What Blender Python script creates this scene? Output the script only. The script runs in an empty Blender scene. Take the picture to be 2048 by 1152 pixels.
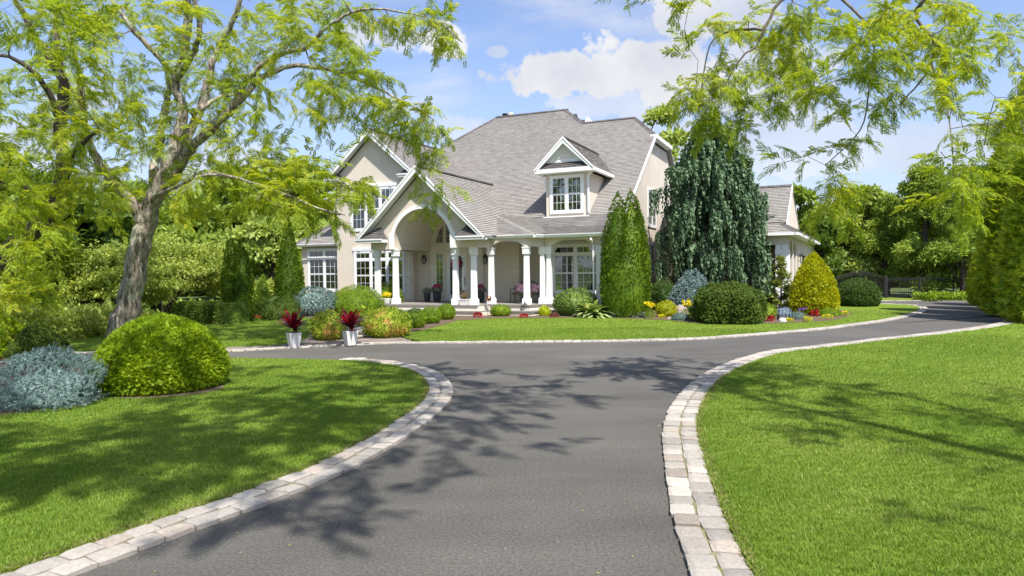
import bpy, math, random
import numpy as np
from mathutils import Vector, Matrix
random.seed(7); rng = np.random.default_rng(7)
scene = bpy.context.scene
C = scene.collection
rad = math.radians

# ------------------------------------------------------------ camera
FPX = 1365.0
CAMH = 2.1
PT, RL = rad(1.5), rad(0.65)
fw = np.array([0, math.cos(PT), -math.sin(PT)])
_r0 = np.array([1.0, 0, 0]); _u0 = np.cross(_r0, fw)
cr = _r0*math.cos(RL) - _u0*math.sin(RL)
cu = _u0*math.cos(RL) + _r0*math.sin(RL)
cam_d = bpy.data.cameras.new('camera'); cam = bpy.data.objects.new('camera', cam_d); C.objects.link(cam)
cam_d.sensor_width = 36; cam_d.lens = FPX/2048*36; cam_d.clip_end = 3000; cam_d.clip_start = 0.05
cam.matrix_world = Matrix(((cr[0], cu[0], -fw[0], 0), (cr[1], cu[1], -fw[1], 0), (cr[2], cu[2], -fw[2], CAMH), (0, 0, 0, 1)))
scene.camera = cam
CP = np.array([0, 0, CAMH])
def ray(px, py): return fw + (px-1024)/FPX*cr + (576-py)/FPX*cu
def on_ground(px, py, z=0.0):                 # survey helper: where a sight line meets the level z
    d = ray(px, py); t = (z-CAMH)/d[2]; return CP + t*d
def at(px, py, D):                            # survey helper: point at distance D on a sight line
    return CP + ray(px, py)*D

# ------------------------------------------------------------ light
SUN_EL = 56.0
sd = np.array([0.40, -0.92]); sd /= np.linalg.norm(sd)
sun_vec = Vector((sd[0]*math.cos(rad(SUN_EL)), sd[1]*math.cos(rad(SUN_EL)), math.sin(rad(SUN_EL))))
sl = bpy.data.lights.new('sun', 'SUN'); sl.energy = 3.6; sl.angle = rad(0.8); sl.color = (1.0, 0.955, 0.88)
so = bpy.data.objects.new('sun', sl); C.objects.link(so); so.rotation_euler = sun_vec.to_track_quat('Z', 'Y').to_euler()
so.location = (0, 0, 40)
w = bpy.data.worlds.new('World'); scene.world = w; w.use_nodes = True
scene.view_settings.view_transform = 'Standard'; scene.view_settings.look = 'None'
scene.view_settings.gamma = 1; scene.view_settings.exposure = 1.12
try: scene.view_settings.use_curve_mapping = False
except Exception: pass
SKY = 0.15
def build_world():
    nt = w.node_tree; N = nt.nodes; L = nt.links; N.clear()
    def n(t, **k):
        x = N.new(t)
        for a, b in k.items(): setattr(x, a, b)
        return x
    def math_(op, a, b=None, c=None, clamp=False):
        m = n('ShaderNodeMath', operation=op, use_clamp=clamp)
        for i, q in enumerate((a, b, c)):
            if q is None: continue
            if isinstance(q, (int, float)): m.inputs[i].default_value = q
            else: L.new(q, m.inputs[i])
        return m.outputs[0]
    out = n('ShaderNodeOutputWorld'); bg = n('ShaderNodeBackground'); bg.inputs[1].default_value = SKY
    sky = n('ShaderNodeTexSky'); sky.sky_type = 'NISHITA'; sky.sun_disc = False
    sky.sun_elevation = rad(SUN_EL); sky.sun_rotation = math.atan2(sd[0], sd[1]); sky.air_density = 1.0; sky.dust_density = 1.2; sky.ozone_density = 2.0
    tc = n('ShaderNodeTexCoord'); sep = n('ShaderNodeSeparateXYZ'); L.new(tc.outputs['Generated'], sep.inputs[0])
    x, y, z = sep.outputs
    zz = math_('ADD', math_('MAXIMUM', z, 0.0), 0.22)
    comb = n('ShaderNodeCombineXYZ'); L.new(math_('DIVIDE', x, zz), comb.inputs[0]); L.new(math_('DIVIDE', y, zz), comb.inputs[1])
    ns = n('ShaderNodeTexNoise'); ns.inputs['Scale'].default_value = 1.15; ns.inputs['Detail'].default_value = 9; ns.inputs['Roughness'].default_value = 0.56
    mp = n('ShaderNodeMapping'); mp.inputs['Location'].default_value = (3.1, 0.4, 1.7); mp.inputs['Scale'].default_value = (1.0, 1.7, 1.0)
    L.new(comb.outputs[0], mp.inputs[0]); L.new(mp.outputs[0], ns.inputs['Vector'])
    r = n('ShaderNodeMapRange', interpolation_type='SMOOTHSTEP'); r.inputs['From Min'].default_value = 0.50; r.inputs['From Max'].default_value = 0.72
    L.new(ns.outputs['Fac'], r.inputs['Value'])
    mask = math_('MULTIPLY', r.outputs[0], 0.75)
    # cumulus banks standing in the northern sky: directions as slopes x/y, z/y
    yy = math_('MAXIMUM', y, 0.02)
    sx = math_('DIVIDE', x, yy); sz = math_('DIVIDE', z, yy)
    front = math_('GREATER_THAN', y, 0.05)
    n2 = n('ShaderNodeTexNoise'); n2.inputs['Scale'].default_value = 24; n2.inputs['Detail'].default_value = 10; n2.inputs['Roughness'].default_value = 0.62
    L.new(tc.outputs['Generated'], n2.inputs['Vector'])
    wob = math_('MULTIPLY', math_('SUBTRACT', n2.outputs['Fac'], 0.5), 2.6)
    # lumpy tops, flat bases
    blobs = [(1185, 150, 145, 38, 1.0), (1120, 135, 75, 32, 1.0), (1270, 125, 105, 42, 1.0), (1345, 140, 100, 62, 1.0), (1480, 170, 180, 70, .75),
             (1370, 35, 75, 42, .9), (1470, 20, 90, 40, .8),
             (886, 82, 42, 30, .95), (715, 68, 38, 26, .8), (805, 78, 46, 18, .55), (990, 104, 22, 12, .6),
             (920, 262, 60, 22, .5), (1560, 290, 300, 60, .55), (1250, 205, 120, 30, .6), (160, 200, 60, 26, .7), (445, 330, 90, 50, .55), (60, 300, 90, 60, .5), (1900, 300, 160, 60, .5)]
    acc = None
    for bx, by, ba, bb, st in blobs:
        d = ray(bx, by); ux, uz = d[0]/d[1], d[2]/d[1]
        e = math_('SQRT', math_('ADD', math_('POWER', math_('DIVIDE', math_('SUBTRACT', sx, float(ux)), ba/FPX*1.15), 2.0), math_('POWER', math_('DIVIDE', math_('SUBTRACT', sz, float(uz)), bb/FPX*1.15), 2.0)))
        e = math_('ADD', e, wob)
        rr = n('ShaderNodeMapRange', interpolation_type='SMOOTHSTEP'); rr.inputs['From Min'].default_value = 1.14; rr.inputs['From Max'].default_value = 0.80
        rr.inputs['To Max'].default_value = st
        L.new(e, rr.inputs['Value'])
        acc = rr.outputs[0] if acc is None else math_('MAXIMUM', acc, rr.outputs[0])
    acc = math_('MULTIPLY', acc, front)
    mask = math_('MAXIMUM', mask, acc)
    # pale water vapour low in the sky, all the way round
    hz = n('ShaderNodeMapRange', interpolation_type='SMOOTHSTEP'); hz.inputs['From Min'].default_value = 0.42; hz.inputs['From Max'].default_value = 0.0; hz.inputs['To Max'].default_value = 0.5
    L.new(z, hz.inputs['Value'])
    m0 = n('ShaderNodeMixRGB'); m0.inputs[2].default_value = (1.95, 2.2, 2.75, 1); L.new(hz.outputs[0], m0.inputs[0])
    gain = n('ShaderNodeMixRGB', blend_type='MULTIPLY'); gain.inputs[0].default_value = 1; gain.inputs[2].default_value = (.64, .63, .70, 1)
    L.new(sky.outputs[0], gain.inputs[1]); L.new(gain.outputs[0], m0.inputs[1])
    # cloud body: bright crowns, greyer flat undersides from a low frequency density field
    n3 = n('ShaderNodeTexNoise'); n3.inputs['Scale'].default_value = 5; n3.inputs['Detail'].default_value = 6; L.new(tc.outputs['Generated'], n3.inputs['Vector'])
    cc = n('ShaderNodeValToRGB'); cc.color_ramp.elements[0].position = 0.36; cc.color_ramp.elements[0].color = (2.0, 2.1, 2.4, 1)
    cc.color_ramp.elements[1].position = 0.6; cc.color_ramp.elements[1].color = (2.95, 2.95, 3.0, 1); L.new(n3.outputs['Fac'], cc.inputs[0])
    m = n('ShaderNodeMixRGB'); L.new(mask, m.inputs[0]); L.new(m0.outputs[0], m.inputs[1]); L.new(cc.outputs[0], m.inputs[2])
    L.new(m.outputs[0], bg.inputs[0]); L.new(bg.outputs[0], out.inputs[0])
build_world()

# ------------------------------------------------------------ materials
def new_mat(name):
    m = bpy.data.materials.new(name); m.use_nodes = True
    nt = m.node_tree; nt.nodes.clear(); return m, nt, nt.nodes, nt.links
def mat(name, col, rough=0.6, col2=None, scale=8.0, bump=0.0, bscale=40.0, metal=0.0, island=0.0, spec=0.4, objrand=0.0, detail=4, coords='Object'):
    """noise-mottled surface; island/objrand vary brightness per mesh island / per object"""
    m, nt, N, L = new_mat(name)
    o = N.new('ShaderNodeOutputMaterial'); p = N.new('ShaderNodeBsdfPrincipled'); L.new(p.outputs[0], o.inputs[0])
    p.inputs['Roughness'].default_value = rough; p.inputs['Metallic'].default_value = metal
    p.inputs['Specular IOR Level'].default_value = spec
    tc = N.new('ShaderNodeTexCoord')
    c2 = col2 or tuple(min(1, c*0.86) for c in col)
    ns = N.new('ShaderNodeTexNoise'); ns.inputs['Scale'].default_value = scale; ns.inputs['Detail'].default_value = detail; ns.inputs['Roughness'].default_value = 0.6
    L.new(tc.outputs[coords], ns.inputs['Vector'])
    mr = N.new('ShaderNodeMapRange'); mr.inputs['From Min'].default_value = 0.32; mr.inputs['From Max'].default_value = 0.68; L.new(ns.outputs['Fac'], mr.inputs['Value'])
    mx = N.new('ShaderNodeMixRGB'); mx.inputs[1].default_value = (*col, 1); mx.inputs[2].default_value = (*c2, 1); L.new(mr.outputs[0], mx.inputs[0])
    outc = mx.outputs[0]
    def vary(src, amt, outc):
        r = N.new('ShaderNodeMapRange'); r.inputs['To Min'].default_value = 1-amt; r.inputs['To Max'].default_value = 1+amt; L.new(src, r.inputs['Value'])
        h = N.new('ShaderNodeHueSaturation'); L.new(r.outputs[0], h.inputs['Value']); L.new(outc, h.inputs['Color']); return h.outputs[0]
    if island: g = N.new('ShaderNodeNewGeometry'); outc = vary(g.outputs['Random Per Island'], island, outc)
    if objrand: g = N.new('ShaderNodeObjectInfo'); outc = vary(g.outputs['Random'], objrand, outc)
    L.new(outc, p.inputs['Base Color'])
    if bump:
        n2 = N.new('ShaderNodeTexNoise'); n2.inputs['Scale'].default_value = bscale; n2.inputs['Detail'].default_value = 5
        L.new(tc.outputs[coords], n2.inputs['Vector'])
        b = N.new('ShaderNodeBump'); b.inputs['Strength'].default_value = bump; b.inputs['Distance'].default_value = 0.02
        L.new(n2.outputs['Fac'], b.inputs['Height']); L.new(b.outputs[0], p.inputs['Normal'])
    return m
def leafmat(name, c1, c2, trans=0.35, c3=None, rough=0.55, tcol=None, nscale=1.2):
    """foliage: every leaf takes its own tone between c1 and c2, patches drift by a soft 3-D noise, light passes through"""
    m, nt, N, L = new_mat(name)
    o = N.new('ShaderNodeOutputMaterial'); p = N.new('ShaderNodeBsdfPrincipled'); p.inputs['Roughness'].default_value = rough
    p.inputs['Specular IOR Level'].default_value = 0.25
    g = N.new('ShaderNodeNewGeometry'); tc = N.new('ShaderNodeTexCoord')
    ns = N.new('ShaderNodeTexNoise'); ns.inputs['Scale'].default_value = nscale; ns.inputs['Detail'].default_value = 3; L.new(tc.outputs['Object'], ns.inputs['Vector'])
    ad = N.new('ShaderNodeMath'); ad.operation = 'MULTIPLY_ADD'; ad.inputs[1].default_value = 1.3; ad.inputs[2].default_value = -0.65; L.new(ns.outputs['Fac'], ad.inputs[0])
    a2 = N.new('ShaderNodeMath'); a2.operation = 'ADD'; a2.use_clamp = True; rw = N.new('ShaderNodeMath'); rw.operation = 'MULTIPLY_ADD'; rw.inputs[1].default_value = .86; rw.inputs[2].default_value = .07; L.new(g.outputs['Random Per Island'], rw.inputs[0]); L.new(ad.outputs[0], a2.inputs[0]); L.new(rw.outputs[0], a2.inputs[1])
    r = N.new('ShaderNodeValToRGB'); e = r.color_ramp.elements
    e[0].color = (*c1, 1); e[1].color = (*c2, 1); e[0].position = 0.1; e[1].position = 0.85
    if c3: q = e.new(0.985); q.color = (*c3, 1)
    L.new(a2.outputs[0], r.inputs[0]); L.new(r.outputs[0], p.inputs['Base Color'])
    t = N.new('ShaderNodeBsdfTranslucent')
    mu = N.new('ShaderNodeMixRGB'); mu.blend_type = 'MULTIPLY'; mu.inputs[0].default_value = 1; mu.inputs[2].default_value = (*(tcol or (1.7, 1.5, 0.6)), 1)
    L.new(r.outputs[0], mu.inputs[1]); L.new(mu.outputs[0], t.inputs[0])
    mx = N.new('ShaderNodeMixShader'); mx.inputs[0].default_value = trans
    L.new(p.outputs[0], mx.inputs[1]); L.new(t.outputs[0], mx.inputs[2]); L.new(mx.outputs[0], o.inputs[0])
    return m
STUCCO = mat('stucco', (0.66, 0.59, 0.50), 0.9, (0.59, 0.525, 0.44), .9, 0.6, 45, spec=0.15, detail=9)
STUCCO_L = mat('stucco_trim', (0.70, 0.65, 0.56), 0.85, (0.66, 0.61, 0.52), 2, 0.15, 60, spec=0.15)
WHITE = mat('white_paint', (0.80, 0.80, 0.79), 0.45, (0.74, 0.745, 0.74), 1.7, 0.05, 25)
GLASS = None
def glass_mat():
    m, nt, N, L = new_mat('window_glass')
    o = N.new('ShaderNodeOutputMaterial'); g = N.new('ShaderNodeBsdfGlossy'); g.inputs['Roughness'].default_value = 0.02
    g.inputs['Color'].default_value = (0.9, 0.95, 0.97, 1)
    t = N.new('ShaderNodeBsdfTransparent'); t.inputs[0].default_value = (0.86, 0.9, 0.88, 1)
    f = N.new('ShaderNodeFresnel'); f.inputs[0].default_value = 1.75
    tc = N.new('ShaderNodeTexCoord'); ns = N.new('ShaderNodeTexNoise'); ns.inputs['Scale'].default_value = 1.4; L.new(tc.outputs['Object'], ns.inputs['Vector'])
    b = N.new('ShaderNodeBump'); b.inputs['Strength'].default_value = 0.06; b.inputs['Distance'].default_value = 0.05; L.new(ns.outputs['Fac'], b.inputs['Height'])
    L.new(b.outputs[0], g.inputs['Normal'])
    mr = N.new('ShaderNodeMath'); mr.operation = 'MULTIPLY_ADD'; mr.inputs[1].default_value = 1.0; mr.inputs[2].default_value = 0.07; L.new(f.outputs[0], mr.inputs[0])
    mx = N.new('ShaderNodeMixShader'); L.new(mr.outputs[0], mx.inputs[0]); L.new(t.outputs[0], mx.inputs[1]); L.new(g.outputs[0], mx.inputs[2]); L.new(mx.outputs[0], o.inputs[0])
    return m
GLASS = glass_mat()
DARKROOM = mat('dark_room_panel', (0.02, 0.022, 0.025), 0.9, (0.035, 0.035, 0.035), 1.5)  # flat panels painted dark in place of the unlit rooms
SHUTTER = mat('shutter_white', (0.62, 0.62, 0.58), 0.5)
SHINGLE = mat('roof_shingle', (0.285, 0.268, 0.248), 0.95, (0.26, 0.245, 0.226), 0.3, 0.08, 90, island=0.085, spec=0.1)
RIDGE = mat('ridge_shingle', (0.13, 0.115, 0.115), 0.9, (0.10, 0.09, 0.09), 3, 0.3, 60, island=0.2, spec=0.1)
BLACKM = mat('black_metal', (0.012, 0.012, 0.013), 0.45, (0.02, 0.02, 0.02), 10)
BRONZE = mat('dark_bronze', (0.05, 0.04, 0.035), 0.4, (0.03, 0.025, 0.02), 20, metal=0.6)
COPPER = mat('polished_copper', (0.62, 0.30, 0.18), 0.28, (0.45, 0.2, 0.12), 12, metal=1.0)
PORCHSTONE = mat('bluestone_cap', (0.26, 0.235, 0.215), 0.8, (0.19, 0.175, 0.165), 3, 0.3, 40)
PAVER = mat('paver', (0.26, 0.215, 0.19), 0.9, (0.19, 0.16, 0.145), 5, 0.3, 60, island=0.25)
def asphalt_mat():
    m, nt, N, L = new_mat('asphalt')
    o = N.new('ShaderNodeOutputMaterial'); p = N.new('ShaderNodeBsdfPrincipled'); L.new(p.outputs[0], o.inputs[0]); p.inputs['Roughness'].default_value = 0.85
    p.inputs['Specular IOR Level'].default_value = 0.3
    tc = N.new('ShaderNodeTexCoord')
    def noise(s, d=5, r=0.6, stretch=None):
        q = N.new('ShaderNodeTexNoise'); q.inputs['Scale'].default_value = s; q.inputs['Detail'].default_value = d; q.inputs['Roughness'].default_value = r
        if stretch: mp = N.new('ShaderNodeMapping'); mp.inputs['Scale'].default_value = stretch; L.new(tc.outputs['Object'], mp.inputs[0]); L.new(mp.outputs[0], q.inputs['Vector'])
        else: L.new(tc.outputs['Object'], q.inputs['Vector'])
        return q.outputs['Fac']
    a = noise(0.35, 6); b = noise(38, 5, 0.85); c = noise(0.6, 5, 0.65, (0.35, 1.3, 1))
    vo = N.new('ShaderNodeTexVoronoi'); vo.inputs['Scale'].default_value = 95; L.new(tc.outputs['Object'], vo.inputs['Vector'])
    r = N.new('ShaderNodeValToRGB'); e = r.color_ramp.elements; e[0].position = 0.3; e[0].color = (0.060, 0.057, 0.051, 1); e[1].position = 0.75; e[1].color = (0.138, 0.130, 0.116, 1)
    mx = N.new('ShaderNodeMath'); mx.operation = 'ADD'; L.new(a, mx.inputs[0]); L.new(c, mx.inputs[1])
    hf = N.new('ShaderNodeMath'); hf.operation = 'MULTIPLY'; hf.inputs[1].default_value = 0.5; L.new(mx.outputs[0], hf.inputs[0]); L.new(hf.outputs[0], r.inputs[0])
    sp = N.new('ShaderNodeMapRange'); sp.inputs['From Min'].default_value = 0.3; sp.inputs['From Max'].default_value = 0.75; sp.inputs['To Min'].default_value = 0.35; sp.inputs['To Max'].default_value = 1.9; L.new(b, sp.inputs['Value'])
    h = N.new('ShaderNodeHueSaturation'); L.new(r.outputs[0], h.inputs['Color']); L.new(sp.outputs[0], h.inputs['Value'])
    # pale aggregate chips
    gt = N.new('ShaderNodeMath'); gt.operation = 'GREATER_THAN'; gt.inputs[1].default_value = 0.985; L.new(vo.outputs['Color'], gt.inputs[0])
    m2 = N.new('ShaderNodeMixRGB'); m2.inputs[2].default_value = (0.3, 0.29, 0.27, 1); L.new(gt.outputs[0], m2.inputs[0]); L.new(h.outputs[0], m2.inputs[1])
    L.new(m2.outputs[0], p.inputs['Base Color'])
    bu = N.new('ShaderNodeBump'); bu.inputs['Strength'].default_value = 0.7; bu.inputs['Distance'].default_value = 0.01; L.new(b, bu.inputs['Height']); L.new(bu.outputs[0], p.inputs['Normal'])
    return m
ASPHALT = asphalt_mat()
def lawn_mat(name='lawn'):
    m, nt, N, L = new_mat(name)
    o = N.new('ShaderNodeOutputMaterial'); p = N.new('ShaderNodeBsdfPrincipled'); p.inputs['Roughness'].default_value = 0.8; p.inputs['Specular IOR Level'].default_value = 0.1
    tc = N.new('ShaderNodeTexCoord')
    def noise(s, d=5, r=0.6):
        q = N.new('ShaderNodeTexNoise'); q.inputs['Scale'].default_value = s; q.inputs['Detail'].default_value = d; q.inputs['Roughness'].default_value = r
        L.new(tc.outputs['Object'], q.inputs['Vector']); return q.outputs['Fac']
    r = N.new('ShaderNodeValToRGB'); e = r.color_ramp.elements
    e[0].position = 0.3; e[0].color = (0.10, 0.175, 0.014, 1); e[1].position = 0.72; e[1].color = (0.20, 0.27, 0.035, 1)
    mm = N.new('ShaderNodeMath'); mm.operation = 'MULTIPLY_ADD'; mm.inputs[1].default_value = 0.45; L.new(noise(0.45, 5), mm.inputs[0])
    m3 = N.new('ShaderNodeMath'); m3.operation = 'MULTIPLY'; m3.inputs[1].default_value = 0.55; L.new(noise(9, 5, 0.75), m3.inputs[0]); L.new(m3.outputs[0], mm.inputs[2])
    L.new(mm.outputs[0], r.inputs[0])
    fine = N.new('ShaderNodeMapRange'); fine.inputs['From Min'].default_value = 0.3; fine.inputs['From Max'].default_value = 0.7; fine.inputs['To Min'].default_value = 0.6; fine.inputs['To Max'].default_value = 1.45; nz = noise(60, 3, 0.8); L.new(nz, fine.inputs['Value'])
    h = N.new('ShaderNodeHueSaturation'); L.new(r.outputs[0], h.inputs['Color']); L.new(fine.outputs[0], h.inputs['Value'])
    L.new(h.outputs[0], p.inputs['Base Color'])
    bu = N.new('ShaderNodeBump'); bu.inputs['Strength'].default_value = 0.8; bu.inputs['Distance'].default_value = 0.03; L.new(nz, bu.inputs['Height']); L.new(bu.outputs[0], p.inputs['Normal'])
    L.new(p.outputs[0], o.inputs[0])
    return m
LAWN = lawn_mat()
GRASSB = leafmat('grass_blade', (0.11, 0.195, 0.016), (0.205, 0.30, 0.04), 0.3, (0.32, 0.36, 0.10), nscale=0.4)
MULCH = mat('mulch', (0.085, 0.056, 0.034), 0.95, (0.16, 0.115, 0.075), 18, 0.9, 55, detail=8)
SOIL = mat('woodland_floor', (0.05, 0.075, 0.02), 0.95, (0.10, 0.13, 0.035), 1.5, 0.5, 12)

# ------------------------------------------------------------ mesh building
class MB:
    def __init__(s): s.v = []; s.f = []
    def add(s, vs, fs):
        o = len(s.v); s.v += [tuple(map(float, q)) for q in vs]; s.f += [tuple(i+o for i in f) for f in fs]; return s
    def box(s, x0, y0, z0, x1, y1, z1):
        return s.add([(x0,y0,z0),(x1,y0,z0),(x1,y1,z0),(x0,y1,z0),(x0,y0,z1),(x1,y0,z1),(x1,y1,z1),(x0,y1,z1)],
                     [(0,3,2,1),(4,5,6,7),(0,1,5,4),(1,2,6,5),(2,3,7,6),(3,0,4,7)])
    def frustum(s, cx, cy, z0, z1, a0, b0, a1, b1):
        return s.add([(cx-a0,cy-b0,z0),(cx+a0,cy-b0,z0),(cx+a0,cy+b0,z0),(cx-a0,cy+b0,z0),(cx-a1,cy-b1,z1),(cx+a1,cy-b1,z1),(cx+a1,cy+b1,z1),(cx-a1,cy+b1,z1)],
                     [(0,3,2,1),(4,5,6,7),(0,1,5,4),(1,2,6,5),(2,3,7,6),(3,0,4,7)])
    def prism(s, poly, off):
        """polygon (3-D points) extruded by vector off"""
        n = len(poly); a = [tuple(p) for p in poly]; b = [(p[0]+off[0], p[1]+off[1], p[2]+off[2]) for p in poly]
        return s.add(a+b, [tuple(range(n)), tuple(range(2*n-1, n-1, -1))] + [(i, i+n, (i+1) % n+n, (i+1) % n) for i in range(n)])
    def bar(s, p0, p1, wx, wz, up=(0, 0, 1)):
        p0 = Vector(p0); p1 = Vector(p1); d = (p1-p0).normalized(); up = Vector(up)
        x = d.cross(up).normalized()*wx/2; z = x.cross(d).normalized()*wz/2
        vs = [p0-x-z, p0+x-z, p0+x+z, p0-x+z, p1-x-z, p1+x-z, p1+x+z, p1-x+z]
        return s.add(vs, [(0,3,2,1),(4,5,6,7),(0,1,5,4),(1,2,6,5),(2,3,7,6),(3,0,4,7)])
    def tube(s, pts, radii, n=8, cap=True):
        pts = [Vector(p) for p in pts]; k = len(pts)
        if isinstance(radii, (int, float)): radii = [radii]*k
        base = len(s.v); ref = Vector((0.31, 0.2, 0.93)).normalized(); prevx = None
        for i, p in enumerate(pts):
            d = (pts[min(i+1, k-1)]-pts[max(i-1, 0)])
            d = d.normalized() if d.length > 1e-9 else Vector((0, 0, 1))
            x = prevx - d*prevx.dot(d) if prevx is not None else d.cross(ref)
            if x.length < 1e-4: x = d.orthogonal()
            x.normalize(); prevx = x; y = d.cross(x)
            for j in range(n):
                a = 2*math.pi*j/n; q = p + (x*math.cos(a)+y*math.sin(a))*radii[i]; s.v.append((q.x, q.y, q.z))
        for i in range(k-1):
            for j in range(n):
                a = base+i*n+j; b = base+i*n+(j+1) % n; s.f.append((a, b, b+n, a+n))
        if cap: s.f.append(tuple(base+j for j in range(n-1, -1, -1))); s.f.append(tuple(base+(k-1)*n+j for j in range(n)))
        return s
    def lathe(s, cx, cy, prof, n=16):
        base = len(s.v)
        for z, r in prof:
            for j in range(n): a = 2*math.pi*j/n; s.v.append((cx+r*math.cos(a), cy+r*math.sin(a), z))
        for i in range(len(prof)-1):
            for j in range(n): a = base+i*n+j; b = base+i*n+(j+1) % n; s.f.append((a, b, b+n, a+n))
        s.f.append(tuple(base+j for j in range(n-1, -1, -1))); s.f.append(tuple(base+(len(prof)-1)*n+j for j in range(n)))
        return s
    def mesh(s, name):
        me = bpy.data.meshes.new(name); me.from_pydata(s.v, [], s.f); me.validate(); me.update(); return me
    def build(s, name, m, parent=None, smooth=False, loc=None, rotz=None):
        me = s.mesh(name); me.materials.append(m)
        if smooth: me.polygons.foreach_set('use_smooth', [True]*len(me.polygons))
        o = bpy.data.objects.new(name, me); C.objects.link(o); o.parent = parent
        if loc: o.location = loc
        if rotz is not None: o.rotation_euler.z = rotz
        return o
def tag(o, label=None, cat=None, group=None, kind=None):
    if label: o['label'] = label
    if cat: o['category'] = cat
    if group: o['group'] = group
    if kind: o['kind'] = kind
    return o
def empty(name, loc=(0, 0, 0), rz=0.0, parent=None):
    o = bpy.data.objects.new(name, None); C.objects.link(o); o.location = tuple(map(float, loc)); o.rotation_euler.z = rz; o.empty_display_size = .2; o.parent = parent; return o
def link(name, me, parent=None):
    o = bpy.data.objects.new(name, me); C.objects.link(o); o.parent = parent; return o
def copy_tree(o, parent=None):
    c = o.copy(); C.objects.link(c); c.parent = parent
    for ch in list(o.children): copy_tree(ch, c)
    return c
def arr_mesh(name, V, Fq, m):
    """fast mesh from numpy arrays: V (n,3), Fq (k,3) or (k,4)"""
    me = bpy.data.meshes.new(name); V = np.asarray(V, np.float32); Fq = np.asarray(Fq, np.int32); k, q = Fq.shape
    me.vertices.add(len(V)); me.vertices.foreach_set('co', V.ravel())
    me.loops.add(k*q); me.loops.foreach_set('vertex_index', Fq.ravel())
    me.polygons.add(k); me.polygons.foreach_set('loop_start', np.arange(0, k*q, q, dtype=np.int32))
    try: me.polygons.foreach_set('loop_total', np.full(k, q, np.int32))
    except Exception: pass
    me.materials.append(m); me.update(calc_edges=True); return me
def scatter_arrays(tv, tf, M, P):
    """tv (k,3), tf (f,q), M (n,3,3) columns = axes, P (n,3)"""
    V = np.einsum('nij,kj->nki', M, tv) + P[:, None, :]
    n, k = len(P), len(tv)
    Fq = tf[None] + (np.arange(n)*k)[:, None, None]
    return V.reshape(-1, 3), Fq.reshape(-1, tf.shape[1])
def join_arrays(parts):
    Vs, Fs, o = [], [], 0
    for V, Fq in parts: Vs.append(V); Fs.append(Fq+o); o += len(V)
    return np.concatenate(Vs), np.concatenate(Fs)
def frames(d, roll=None, scale=None, up=None):
    """orthonormal frames whose local +Y runs along d; local Z is the face normal"""
    d = d/np.maximum(np.linalg.norm(d, axis=1, keepdims=True), 1e-9)
    n = len(d); r = rng.normal(size=(n, 3)) if up is None else up + rng.normal(size=(n, 3))*(0.35 if roll is None else roll)
    x = np.cross(d, r); x /= np.maximum(np.linalg.norm(x, axis=1, keepdims=True), 1e-9); z = np.cross(x, d)
    M = np.stack([x, d, z], axis=2)
    if scale is not None: M = M*np.asarray(scale)[:, None, None]
    return M
# leaf templates: along +Y, length 1
def T_leaf(wd=0.45): return np.array([(0, 0, 0), (-wd/2, .45, .06), (0, 1, 0), (wd/2, .45, .06)]), np.array([(0, 3, 2, 1)])
def T_fan(n=5, spread=1.3, wd=0.2):
    V, Fq = [], []
    for i in range(n):
        a = (i/(n-1)-.5)*spread; l = 1-.35*abs(i/(n-1)-.5)*2; c, s_ = math.cos(a), math.sin(a); b = len(V)
        for x, y, z in ((0, 0, 0), (-wd/2, .55, .03), (0, 1, random.uniform(-.15, .15)), (wd/2, .55, .03)):
            x *= l; y *= l; V.append((x*c+y*s_, -x*s_+y*c, z))
        Fq.append((b, b+3, b+2, b+1))
    return np.array(V), np.array(Fq)
def T_tuft(n=12, wd=0.09, ln=.42):
    """a short conifer twig clothed in needles"""
    V, Fq = [], []
    for i in range(n):
        t = i/n; a = i*2.4; b = len(V); ox, oz = math.cos(a), math.sin(a)
        l = ln*(1-.35*t); tip = (ox*l*.8, t*.8+l*.65, oz*l*.8); px, pz = -oz*wd, ox*wd
        V += [(0, t*.75, 0), (tip[0]*.5+px, t*.75+(tip[1]-t*.75)*.5, tip[2]*.5+pz), tip, (tip[0]*.5-px, t*.75+(tip[1]-t*.75)*.5, tip[2]*.5-pz)]
        Fq.append((b, b+1, b+2, b+3))
    return np.array(V), np.array(Fq)
def T_compound(pairs=6, lw=0.10, ll=0.30, droop=0.35):
    """pinnate leaf: paired leaflets on an arching stalk"""
    V, Fq = [], []
    for i in range(pairs):
        t = (i+1)/pairs*.92+.05; z = -droop*t*t
        sc = 1-.45*abs(t-.5)*1.3
        for sgn in (-1, 1):
            b = len(V); L_ = ll*sc
            V += [(0, t, z), (sgn*L_*.5, t+.02-lw*.6, z-.01), (sgn*L_, t+.10, z-.07), (sgn*L_*.5, t+.07+lw*.5, z-.01)]
            Fq.append((b, b+1, b+2, b+3) if sgn > 0 else (b, b+3, b+2, b+1))
    b = len(V); V += [(-.008, 0, 0), (.008, 0, 0), (.006, .95, -droop*.9), (-.006, .95, -droop*.9)]; Fq.append((b, b+1, b+2, b+3))
    return np.array(V), np.array(Fq)
def T_spray(k=9, pairs=5, leaf=.34, lw=.12, ll=.32, seed=0):
    """a twig of length 1 with k pinnate leaves to both sides, drooping"""
    rs = np.random.default_rng(seed); parts = []; cv, cf = T_compound(pairs, lw, ll)
    for i in range(k):
        t = (i+.5)/k; sgn = 1 if i % 2 else -1
        ang = sgn*rs.uniform(.5, 1.15)*(1.15-t*.6); d = np.array([[math.sin(ang), math.cos(ang), rs.uniform(-.45, .15)]])
        M = frames(d, .35, np.array([leaf*rs.uniform(.75, 1.2)]), np.array([[0, 0, 1.0]]))
        parts.append(scatter_arrays(cv, cf, M, np.array([[0, t, -.28*t*t]])))
    return join_arrays(parts)
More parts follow.
